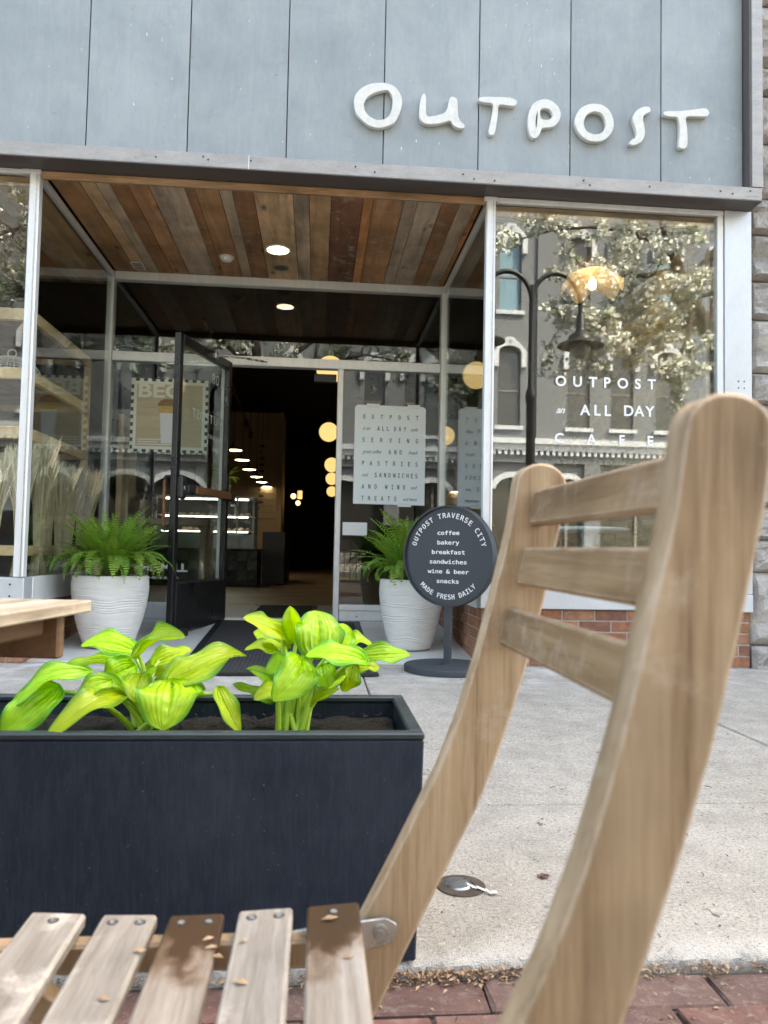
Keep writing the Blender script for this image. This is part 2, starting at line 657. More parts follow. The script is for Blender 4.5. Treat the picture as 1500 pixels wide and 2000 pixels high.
    hole = t.noise(pos, 210, 1, 0.4)
    col = t.mix(t.rng(hole, 0.66, 0.72, 0, 0.75), col, (0.12, 0.105, 0.09))
    vo = t.n('ShaderNodeTexVoronoi', feature='F1')
    vo.inputs['Scale'].default_value = 3.2
    t.l(pos, vo.inputs['Vector'])
    col = t.mix(t.rng(vo.outputs['Distance'], 0.045, 0.06, 0.55, 0.0), col, (0.16, 0.15, 0.14))
    # pale salt bloom against the shop front
    sy = t.n('ShaderNodeSeparateXYZ')
    t.l(pos, sy.inputs[0])
    salt = t.math('MULTIPLY', t.rng(sy.outputs[1], 3.9, 4.8), t.rng(t.noise(pos, 3.2, 6, 0.72, 0.5), 0.46, 0.60))
    col = t.mix(t.math('MULTIPLY', salt, 0.8), col, (0.68, 0.67, 0.65))
    ep = t.math('MULTIPLY', t.rng(sy.outputs[1], 1.47, 1.37), t.rng(b, 0.35, 0.6))
    col = t.mix(t.math('MULTIPLY', ep, 0.5), col, (0.52, 0.51, 0.49))
    h = t.math('ADD', t.math('MULTIPLY', c, 0.7), gr)
    MT['concrete'] = t.fin(col, 0.9, 0, t.bump(h, 0.8, 0.005), 0.25)
    MT['curb_face'] = MT['concrete']
    # chequered steel plate of the entry
    t = NT('worn_tread_plate')
    pos = t.coord('Object', (1, 1, 1))
    ck = t.n('ShaderNodeTexBrick')
    ck.inputs['Scale'].default_value = 40
    ck.inputs['Mortar Size'].default_value = 0.03
    ck.inputs['Color1'].default_value = (1, 1, 1, 1)
    ck.inputs['Color2'].default_value = (1, 1, 1, 1)
    ck.inputs['Mortar'].default_value = (0, 0, 0, 1)
    t.l(pos, ck.inputs['Vector'])
    wn_ = t.noise(pos, 4, 6, 0.65)
    col = t.mix(t.rng(wn_, 0.3, 0.7), (0.66, 0.66, 0.65), (0.82, 0.82, 0.80))
    col = t.mix(t.math('MULTIPLY', t.math('SUBTRACT', 1.0, ck.outputs['Fac']), 0.0), col, (0.3, 0.3, 0.3))
    col = t.mix(t.math('MULTIPLY', ck.outputs['Fac'], 0.35), col, (0.25, 0.25, 0.25))
    MT['tread'] = t.fin(col, 0.5, 0.25, t.bump(ck.outputs['Fac'], 0.5, 0.002), 0.4)
    MT['black_paint'] = plain('black_door_paint', (0.016, 0.017, 0.018), (0.010, 0.0105, 0.011), 9, rough=0.32, bump=0.03, dirt=(0.05, 0.05, 0.05), dirt_at=0.72)
    MT['black_metal'] = plain('black_metal', (0.02, 0.021, 0.023), (0.013, 0.014, 0.015), 20, rough=0.45, bump=0.05)
    MT['chrome'] = plain('closer_steel', (0.62, 0.63, 0.64), (0.5, 0.5, 0.5), 30, rough=0.28, metal=0.9)
    MT['push_wood'] = wood('push_bar_wood', [(0, (0.13, 0.055, 0.02)), (0.5, (0.24, 0.11, 0.045)), (1, (0.33, 0.165, 0.07))], (1.2, 9, 9), 2.0, 0.4, 0.1, knots=False)
    MT['white_vinyl'] = plain('white_vinyl', (0.84, 0.85, 0.85), (0.80, 0.81, 0.81), 12, rough=0.5)
    MT['white_letter'] = plain('white_foam_letter', (0.72, 0.72, 0.69), (0.60, 0.60, 0.57), 22, rough=0.6, bump=0.15, bdist=0.004)
    MT['dark_print'] = plain('dark_print', (0.055, 0.085, 0.08), (0.045, 0.07, 0.065), 20, rough=0.7)
    MT['paper'] = plain('tracing_paper', (0.78, 0.87, 0.92), (0.75, 0.84, 0.89), 3, rough=0.6)
    MT['note_paper'] = plain('note_paper', (0.80, 0.84, 0.86), (0.77, 0.81, 0.83), 3, rough=0.6)
    MT['tape'] = plain('clear_tape', (0.72, 0.78, 0.79), (0.68, 0.74, 0.75), 8, rough=0.3)
    MT['sign_dark'] = plain('slate_grey_sign', (0.028, 0.035, 0.046), (0.024, 0.030, 0.040), 8, rough=0.5, bump=0.06, dirt=(0.07, 0.075, 0.08), dirt_at=0.72)
    MT['sign_base'] = plain('dusty_sign_base', (0.036, 0.042, 0.050), (0.025, 0.029, 0.036), 14, rough=0.7, bump=0.2, dirt=(0.26, 0.26, 0.26), dirt_at=0.68)
    MT['mat_rubber'] = None
    t = NT('ribbed_door_mat')
    pos = t.coord('Object', (1, 1, 1))
    rot = t.n('ShaderNodeMapping')
    rot.inputs['Rotation'].default_value = (0, 0, R(45))
    t.l(pos, rot.inputs['Vector'])
    bk = t.n('ShaderNodeTexBrick')
    bk.inputs['Scale'].default_value = 14
    bk.inputs['Mortar Size'].default_value = 0.05
    bk.inputs['Color1'].default_value = (0.012, 0.012, 0.013, 1)
    bk.inputs['Color2'].default_value = (0.02, 0.02, 0.021, 1)
    bk.inputs['Mortar'].default_value = (0.075, 0.072, 0.07, 1)
    t.l(rot.outputs[0], bk.inputs['Vector'])
    dn = t.noise(pos, 60, 4, 0.7)
    col = t.mix(t.rng(dn, 0.60, 0.70, 0, 0.6), bk.outputs['Color'], (0.20, 0.19, 0.18))
    MT['mat_rubber'] = t.fin(col, 0.9, 0, t.bump(bk.outputs['Fac'], 0.8, 0.004), 0.2)
    # pot: ribbed fibre cement
    MT['pot'] = plain('whitewashed_pot', (0.78, 0.775, 0.75), (0.68, 0.675, 0.65), 7, (1, 1, 6), 0.85, 0, 0.3, 0.003, 0.0, 0.2, 50, (0.40, 0.34, 0.28), 0.74)
    MT['soil'] = plain('potting_soil', (0.012, 0.008, 0.0055), (0.004, 0.003, 0.002), 60, rough=1, bump=1.0, bdist=0.015, dirt=(0.06, 0.04, 0.025), dirt_at=0.66)
    t = NT('charcoal_planter')
    v = t.coord('Object', (16, 16, 2.2))
    a = t.noise(v, 7, 4, 0.7, 0.7)
    b = t.noise(t.coord('Object'), 3.2, 6, 0.66)
    f = t.noise(t.coord('Object'), 260, 2, 0.6)
    col = t.mix(t.rng(a, 0.42, 0.72), (0.0120, 0.0200, 0.0345), (0.0235, 0.0345, 0.0520))
    col = t.mix(t.rng(b, 0.42, 0.75, 0, 0.55), col, (0.048, 0.065, 0.086))
    col = t.mix(t.rng(t.noise(t.coord('Object', (1, 1, 1)), 150, 2, 0.5), 0.735, 0.77), col, (0.10, 0.115, 0.13))
    MT['planter'] = t.fin(col, 0.6, 0, t.bump(t.math('ADD', a, t.math('MULTIPLY', f, 0.6)), 0.35, 0.002), 0.3)
    MT['planter_rim'] = plain('planter_rim', (0.030, 0.042, 0.048), (0.020, 0.029, 0.034), 9, rough=0.45, bump=0.06, dirt=(0.16, 0.15, 0.13), dirt_at=0.76)
    MT['hosta'] = leafmat('chartreuse_leaf', (0.50, 0.73, 0.03), (0.11, 0.39, 0.035), (0.31, 0.60, 0.025), 12, 0.36, 0.78, 0.24, 0.38)
    MT['petiole'] = plain('pale_green_stem', (0.40, 0.58, 0.06), (0.28, 0.48, 0.05), 14, (1, 1, 0.2), rough=0.4)
    MT['fern'] = leafmat('fern_green', (0.25, 0.42, 0.065), (0.18, 0.34, 0.045), (0.21, 0.38, 0.05), 5, 0.35, 0.8, 0.45, 0.3)
    MT['fern_dry'] = plain('dry_fern', (0.28, 0.24, 0.13), (0.17, 0.17, 0.07), 20, rough=0.8)
    MT['teak'] = wood('oiled_acacia', [(0, (0.18, 0.108, 0.056)), (0.4, (0.40, 0.275, 0.165)), (0.7, (0.48, 0.35, 0.225)), (1, (0.60, 0.47, 0.33))], (20, 20, 0.9), 2.1, 0.6, 0.5, 0.03, pale=(0.56, 0.46, 0.36), worn=(0.66, 0.57, 0.46))
    MT['teak_across'] = wood('acacia_back_slat', [(0, (0.14, 0.08, 0.04)), (0.45, (0.27, 0.17, 0.09)), (1, (0.40, 0.275, 0.165))], (20, 0.9, 20), 2.1, 0.6, 0.5, 0.06, pale=(0.50, 0.42, 0.33), worn=(0.62, 0.53, 0.42))
    MT['seat_wood'] = wood('weathered_seat_slat', [(0, (0.11, 0.088, 0.07)), (0.45, (0.255, 0.222, 0.19)), (1, (0.42, 0.39, 0.355))], (14, 0.9, 14), 2.2, 0.8, 0.5, 0.10, pale=(0.58, 0.53, 0.47), knots=True, worn=(0.62, 0.55, 0.46))
    MT['table_wood'] = wood('weathered_table_wood', [(0, (0.28, 0.215, 0.15)), (0.5, (0.50, 0.42, 0.32)), (1, (0.66, 0.59, 0.50))], (11, 0.8, 11), 1.9, 0.65, 0.4, 0.05, pale=(0.66, 0.60, 0.52), worn=(0.72, 0.62, 0.48))
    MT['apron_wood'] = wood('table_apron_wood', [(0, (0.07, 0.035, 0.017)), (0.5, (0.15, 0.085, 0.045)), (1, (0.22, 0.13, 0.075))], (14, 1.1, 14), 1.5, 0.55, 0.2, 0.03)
    # stained seat slat: dark water mark at the far end
    t = NT('stained_seat_slat')
    v = t.coord('Object', (16, 1.0, 16), 53.0)
    w = t.noise(v, 1.8, 6, 0.62, 0.6)
    fn = t.noise(v, 16, 4, 0.7)
    k = t.math('ADD', t.math('MULTIPLY', w, 0.68), t.math('MULTIPLY', fn, 0.32))
    col = t.ramp(t.rng(k, 0.3, 0.7), [(0, (0.12, 0.09, 0.068)), (0.45, (0.265, 0.225, 0.185)), (1, (0.42, 0.38, 0.34))])
    oc = t.n('ShaderNodeTexCoord')
    sx = t.n('ShaderNodeSeparateXYZ')
    t.l(oc.outputs['Object'], sx.inputs[0])
    st = t.noise(t.coord('Object', (1.4, 0.8, 1), 9.0), 30, 4, 0.6, 0.4)
    edge = t.math('ADD', sx.outputs[1], t.math('MULTIPLY', t.math('SUBTRACT', st, 0.5), 0.16))
    edge = t.math('SUBTRACT', edge, t.math('MULTIPLY', t.math('ABSOLUTE', sx.outputs[0]), 1.2))
    msk = t.rng(edge, 0.03, 0.075)
    col = t.mix(t.math('MULTIPLY', t.rng(edge, 0.01, 0.06), 0.75), col, (0.17, 0.085, 0.035))
    col = t.mix(t.math('MULTIPLY', msk, 0.9), col, (0.045, 0.021, 0.010))
    MT['seat_stained'] = t.fin(col, t.rng(msk, 0, 1, 0.78, 0.4), 0, t.bump(k, 0.35, 0.002), 0.4)
    MT['seed'] = plain('dry_husk', (0.50, 0.36, 0.22), (0.24, 0.135, 0.075), 200, rough=0.8)
    MT['seed_dark'] = plain('dark_husk', (0.16, 0.075, 0.04), (0.07, 0.035, 0.02), 150, rough=0.9)
    # interior
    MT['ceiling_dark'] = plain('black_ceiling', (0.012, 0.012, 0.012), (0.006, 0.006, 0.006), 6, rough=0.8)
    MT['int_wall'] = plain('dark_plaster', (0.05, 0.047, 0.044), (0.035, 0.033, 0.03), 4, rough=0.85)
    MT['warm_wall'] = plain('warm_board_wall', (0.46, 0.35, 0.23), (0.38, 0.28, 0.18), 5, (8, 8, 0.5), 0.7)
    MT['int_floor'] = wood('shop_floor_board', [(0, (0.10, 0.06, 0.035)), (0.5, (0.22, 0.145, 0.09)), (1, (0.33, 0.23, 0.15))], (1.0, 7, 7), 1.6, 0.45, 0.1, 0.2, knots=False)
    MT['vest_floor'] = plain('vestibule_floor', (0.40, 0.41, 0.41), (0.30, 0.31, 0.31), 12, rough=0.5, bump=0.1)
    MT['shelf_wood'] = wood('pale_fir', [(0, (0.46, 0.28, 0.12)), (0.5, (0.66, 0.45, 0.23)), (1, (0.76, 0.58, 0.36))], (9, 1.0, 9), 2.0, 0.55, 0.15, 0.05, knots=False)
    MT['shelf_board'] = wood('brown_shelf_board', [(0, (0.10, 0.06, 0.035)), (0.5, (0.20, 0.125, 0.075)), (1, (0.30, 0.20, 0.13))], (9, 1.0, 9), 1.6, 0.6, 0.2, 0.15)
    MT['jamb_wood'] = wood('window_jamb_board', [(0, (0.30, 0.20, 0.11)), (0.5, (0.46, 0.33, 0.20)), (1, (0.58, 0.44, 0.30))], (9, 9, 0.9), 1.6, 0.7, 0.3, 0.05)
    MT['straw'] = plain('dry_wheat_straw', (0.78, 0.68, 0.47), (0.62, 0.51, 0.32), 30, rough=0.75, rnd=0.08)
    MT['wheat_ear'] = plain('dry_wheat_ear', (0.82, 0.73, 0.53), (0.66, 0.55, 0.36), 30, rough=0.75)
    MT['globe'] = glow('lit_globe', (1.0, 0.69, 0.30), 0.13)
    MT['bulb'] = glow('lit_bulb', (1.0, 0.74, 0.38), 8.0)
    MT['downlight'] = glow('lit_downlight', (1.0, 0.88, 0.66), 2.4)
    MT['case_light'] = glow('lit_case_tube', (0.92, 0.97, 1.0), 1.6)
    MT['white_plastic'] = plain('white_plastic', (0.72, 0.71, 0.68), (0.66, 0.65, 0.62), 20, rough=0.4)
    MT['grey_grille'] = plain('grey_grille', (0.12, 0.11, 0.10), (0.07, 0.065, 0.06), 70, rough=0.7)
    MT['tile_dark'] = plain('dark_green_tile', (0.018, 0.034, 0.034), (0.013, 0.026, 0.026), 8, rough=0.25)
    MT['tile_pale'] = plain('grey_green_tile', (0.085, 0.11, 0.105), (0.07, 0.09, 0.088), 8, rough=0.25)
    MT['counter'] = plain('dark_counter', (0.016, 0.015, 0.014), (0.01, 0.01, 0.01), 9, rough=0.5)
    MT['table_white'] = plain('white_table_top', (0.80, 0.82, 0.82), (0.76, 0.78, 0.78), 9, rough=0.25)
    MT['bentwood'] = plain('dark_bentwood', (0.055, 0.022, 0.014), (0.03, 0.012, 0.008), 20, rough=0.3)
    MT['int_stone'] = plain('yellow_rubble_stone', (0.46, 0.38, 0.22), (0.32, 0.26, 0.15), 9, rough=0.9, bump=0.5, bdist=0.008, rnd=0.28, dirt=(0.20, 0.11, 0.06), dirt_at=0.66)
    MT['food'] = plain('pastry', (0.55, 0.40, 0.30), (0.35, 0.18, 0.09), 60, rough=0.6, rnd=0.3)
    t = NT('amber_lamp_glass')
    nz = t.noise(t.coord('Object', (1, 1, 1)), 30, 4, 0.6, 1.5)
    col = t.mix(t.rng(nz, 0.35, 0.65), (0.95, 0.66, 0.34), (1.0, 0.86, 0.66))
    t.fin(col, 0.15, 0, t.bump(nz, 0.4, 0.003), 0.5)
    tl = t.n('ShaderNodeBsdfTranslucent')
    t.l(col, tl.inputs[0])
    tp = t.n('ShaderNodeBsdfTransparent')
    tp.inputs[0].default_value = (1, 0.85, 0.65, 1)
    m1 = t.n('ShaderNodeMixShader')
    m1.inputs[0].default_value = 0.75
    t.l(t.p.outputs[0], m1.inputs[1])
    t.l(tl.outputs[0], m1.inputs[2])
    m2 = t.n('ShaderNodeMixShader')
    m2.inputs[0].default_value = 0.10
    t.l(m1.outputs[0], m2.inputs[1])
    t.l(tp.outputs[0], m2.inputs[2])
    t.l(m2.outputs[0], t.out.inputs[0])
    MT['amber'] = t.m
    # poster print
    MT['poster_cream'] = plain('poster_cream', (0.78, 0.82, 0.76), (0.72, 0.76, 0.70), 4, rough=0.6)
    MT['poster_green'] = plain('poster_green', (0.045, 0.085, 0.065), (0.035, 0.07, 0.052), 6, rough=0.6)
    MT['poster_photo'] = plain('poster_wood_photo', (0.58, 0.52, 0.38), (0.44, 0.39, 0.27), 3, (0.6, 1, 7), 0.6)
    MT['poster_cup'] = plain('poster_cup', (0.72, 0.76, 0.80), (0.68, 0.72, 0.76), 4, rough=0.6)
    MT['poster_egg'] = plain('poster_egg', (0.62, 0.46, 0.17), (0.50, 0.33, 0.10), 20, rough=0.6)
    MT['poster_bun'] = plain('poster_bun', (0.33, 0.20, 0.10), (0.20, 0.12, 0.06), 25, rough=0.6)
    # across the street
    MT['far_wall'] = plain('taupe_painted_brick', (0.205, 0.215, 0.228), (0.18, 0.19, 0.203), 3, (1, 1, 4), 0.85, 0, 0.15, 0.01)
    MT['far_trim'] = plain('white_painted_trim', (0.66, 0.69, 0.73), (0.60, 0.63, 0.67), 5, rough=0.7)
    MT['far_trim_dark'] = plain('trim_ornament', (0.34, 0.335, 0.33), (0.27, 0.265, 0.26), 5, rough=0.8)
    MT['far_wall_blue'] = plain('blue_grey_brick', (0.20, 0.22, 0.27), (0.16, 0.18, 0.22), 3, rough=0.85)
    MT['far_wall_red'] = plain('dark_red_sash', (0.16, 0.045, 0.04), (0.11, 0.03, 0.03), 5, rough=0.6)
    MT['far_sash'] = plain('window_sash', (0.24, 0.225, 0.205), (0.20, 0.19, 0.17), 5, rough=0.7)
    MT['far_glass'] = plain('far_window_glass', (0.075, 0.07, 0.065), (0.05, 0.047, 0.044), 0.6, rough=0.08, rnd=0.3, spec=0.8)
    MT['far_sky_pane'] = plain('sky_reflection_pane', (0.20, 0.34, 0.42), (0.18, 0.31, 0.39), 2, rough=0.5)  # blue sky reflection painted into the pane colour
    MT['asphalt'] = plain('asphalt', (0.055, 0.054, 0.052), (0.042, 0.041, 0.04), 9, rough=0.9, bump=0.4, fine=200)
    MT['road_paint'] = plain('road_paint', (0.62, 0.52, 0.14), (0.55, 0.46, 0.12), 9, rough=0.8)
    MT['bark'] = plain('pear_bark', (0.105, 0.09, 0.075), (0.055, 0.047, 0.04), 14, (1, 1, 0.3), 0.95, 0, 0.7, 0.01)
    MT['blossom'] = plain('white_blossom', (0.88, 0.88, 0.82), (0.80, 0.81, 0.72), 3, rough=0.7)
    MT['tree_leaf'] = plain('young_leaf', (0.16, 0.25, 0.09), (0.10, 0.18, 0.06), 3, rough=0.6)
    MT['rail'] = MT['black_metal']


make_materials()

# ================================================================== THE GROUND
YG, YB = 4.79, 6.55            # street glass line and back of the entry recess
XL, XR = -1.74, 1.04           # sides of the recess


def broken_slab(parent, a, c):
    """slab of the kerb-side row: its front edge is worn, with aggregate showing"""
    prof = [(2.185, -0.11), (2.185, -0.004), (2.181, 0.0), (1.41, 0.0), (1.389, -0.0008), (1.378, -0.003), (1.371, -0.008), (1.368, -0.016), (1.3675, -0.026), (1.368, -0.11)]
    n = max(2, int((c - a) / 0.006))
    b = MB()
    def fn(u, v):
        i = int(round(v * (len(prof) - 1)))
        y, z = prof[i]
        x = a + (c - a) * u
        if 3 < i < 9:
            k = mnoise.noise(Vector((x * 26, i * 0.7, 2))) * 0.004 + mnoise.noise(Vector((x * 90, i * 1.3, 7))) * 0.003 + max(0, mnoise.noise(Vector((x * 7, 1, 9))) - 0.25) * 0.02
            y += k
            z -= max(0, k) * 0.7
        return (x, y, z)
    b.grid(fn, n, len(prof) - 1)
    b.build('concrete_slab', MT['concrete'], parent, smooth=True)


def ground():
    b = MB()
    b.box(-60, 60, -16.5, 60, -0.6, -0.13)
    base = b.build('ground', MT['joint_dirt'])
    base['kind'] = 'structure'
    # sidewalk slabs
    sw = link('sidewalk', None)
    sw['kind'] = 'structure'
    rows = [(1.365, 2.185, [-7.3, -4.1, -0.95, 2.2, 5.3]), (2.193, 4.215, [-5.6, -4.14, -2.64, -1.18, 0.28, 1.74, 3.2, 4.66, 6.1]), (4.223, 4.865, [-5.6, -4.14, -2.64, -1.18, 0.28, 1.74, 3.2, 4.66, 6.1])]
    rr = random.Random(4)
    for y0, y1, xs in rows:
        for a, c in zip(xs[:-1], xs[1:]):
            if y0 < 1.4:
                broken_slab(sw, a + 0.004, c - 0.004)
                continue
            w = box('concrete_slab', a + 0.004, c - 0.004, y0, y1, -0.11, -0.002 + rr.uniform(0, 0.003), MT['concrete'], sw, 0.006)
    # rough broken front edge of the slabs: aggregate showing
    # brick furnishing strip
    bp = MB()
    bp.box(-12, 12, -2.0, 1.36, -0.13, -0.028)
    strip = bp.build('brick_pavement', MT['joint_dirt'])
    strip['kind'] = 'structure'
    k = 0
    pm = [MB() for _ in range(4)]
    meshes = []
    for j in range(4):
        q = MB()
        n = 3
        rj = random.Random(70 + j)
        q.box(-0.0965, 0.0965, -0.0455, 0.0455, -0.04, 0.0)
        me = q.mesh('paver_brick', bevel=0.004)
        for v in me.vertices:
            v.co.z += rj.uniform(-0.0015, 0.0015) + v.co.x * rj.uniform(-0.004, 0.004)
            v.co.x += rj.uniform(-0.002, 0.002)
        me.materials.append(MT['paver'])
        meshes.append(me)
    for r_ in range(11):
        y = 1.300 - r_ * 0.0985
        off = (r_ % 2) * 0.1
        for c in range(-8, 10):
            if abs(c * 0.2 + off) > 1.7:
                continue
            o = link('paver_brick', meshes[rr.randrange(4)], None, strip, (c * 0.2 + off + rr.uniform(-.002, .002), y + rr.uniform(-.002, .002), -0.018 + rr.uniform(-0.0035, 0.002)))
            o.rotation_euler = (0, 0, rr.choice((0, math.pi)) + rr.uniform(-0.012, 0.012))
    # street, kerb and the far pavement
    b = MB()
    b.box(-60, 60, -14.6, -2.3, -0.3, -0.115)
    st = b.build('road', MT['asphalt'])
    st['kind'] = 'structure'
    for y in (-8.35, -8.6):
        ln = box('road_line', -40, 40, y - 0.05, y + 0.05, -0.114, -0.110, MT['road_paint'], st)
    b = MB()
    b.box(-60, 60, -2.29, -2.01, -0.3, -0.04)
    kb = b.build('kerb', MT['concrete'])
    kb['kind'] = 'structure'
    b = MB()
    b.box(-60, 60, -22.4, -14.61, -0.3, 0.03)
    fs = b.build('far_pavement', MT['concrete'])
    fs['kind'] = 'structure'
    # entry ramp
    b = MB()
    b.quad([(XL, 4.868, 0.004), (XR, 4.868, 0.004), (XR, 6.52, 0.112), (XL, 6.52, 0.112)])
    b.quad([(XL, 4.868, -0.09), (XR, 4.868, -0.09), (XR, 4.868, 0.004), (XL, 4.868, 0.004)])
    b.quad([(XL, 4.868, -0.09), (XL, 6.52, -0.09), (XR, 6.52, -0.09), (XR, 4.868, -0.09)])
    b.quad([(XL, 4.868, -0.09), (XL, 4.868, 0.004), (XL, 6.52, 0.112), (XL, 6.52, -0.09)])
    b.quad([(XR, 4.868, -0.09), (XR, 6.52, -0.09), (XR, 6.52, 0.112), (XR, 4.868, 0.004)])
    b.quad([(XL, 6.52, -0.09), (XL, 6.52, 0.112), (XR, 6.52, 0.112), (XR, 6.52, -0.09)])
    rp = b.build('entry_ramp', MT['tread'])
    rp['kind'] = 'structure'


ground()

# ================================================================== THE CAFE BUILDING
CAFE = thing('cafe_building', 'grey board-fronted cafe with a recessed planked entry, aluminium window frames and brick base', 'building', (0, YG, 0))


def fascia():
    seams = [-2.66, -2.06, -1.457, -0.853, -0.249, 0.354, 0.959, 1.557, 2.161, 2.717]
    for a, c in zip(seams[:-1], seams[1:]):
        box('fascia_panel', a + 0.0035, c - 0.0035, 4.69, 4.712, 3.03, 6.0, MT['panel'], CAFE, 0.002)
    box('fascia_backing', -6.0, 2.80, 4.714, 4.79, 3.02, 6.0, MT['black_metal'], CAFE)
    for a in (-3.9, -3.28):
        box('fascia_panel', a, a + 0.605, 4.69, 4.712, 3.03, 6.0, MT['panel'], CAFE, 0.002)
    # frame round the panels
    tl = box('fascia_trim', -2.63, 0.0 - 0.468, 4.61, 4.676, 3.010, 3.094, MT['trim'], CAFE, 0.003)
    tr = box('fascia_trim', -0.466, 2.80, 4.61, 4.676, 3.010, 3.094, MT['trim'], CAFE, 0.003)
    for x in (-1.02, -0.74, -0.71, -0.455, 0.18, 0.30, 0.85, 0.92, 1.05, 1.62, 1.66, 2.05, 2.52, 2.60, 2.72):
        b = MB()
        b.tube([(x, 4.612, 3.05 + 0.02 * math.sin(x * 40)), (x, 4.606, 3.05 + 0.02 * math.sin(x * 40))], 0.0055, 8)
        b.build('nail_head', MT['dark_screw'], tl if x < -0.467 else tr)
    box('trim_soffit', -2.63, 1.0, 4.61, 4.785, 3.004, 3.0095, MT['trim_dark'], CAFE)
    box('trim_soffit', 1.003, 2.80, 4.61, 4.785, 3.004, 3.0095, MT['trim_dark'], CAFE)
    box('trim_joint', -0.4695, -0.4645, 4.6085, 4.61, 3.010, 3.094, MT['alu'], CAFE)
    # upright at the right-hand end
    box('fascia_trim_upright', 2.732, 2.806, 4.606, 4.676, 3.096, 6.0, MT['trim'], CAFE, 0.003)
    box('fascia_trim_return', 2.7175, 2.7315, 4.612, 4.70, 3.096, 6.0, MT['trim_dark'], CAFE)
    # storey above and body of the building (casts the shade of the pavement)
    box('upper_wall', -6.0, 2.81, 4.70, 5.0, 6.0, 9.6, MT['far_wall'], CAFE)
    box('roof', -6.0, 2.81, 4.9, 30, 9.3, 9.6, MT['ceiling_dark'], CAFE)
    # header boards
    box('header_board', XL + 0.005, XR - 0.005, 4.772, 4.80, 2.955, 3.002, MT['header'], CAFE, 0.004)
    box('header_board', 1.098, 2.583, 4.805, 4.835, 2.900, 2.966, MT['header'], CAFE, 0.004)
    box('header_board', -4.4, -1.81, 4.805, 4.835, 2.915, 2.972, MT['header'], CAFE, 0.004)


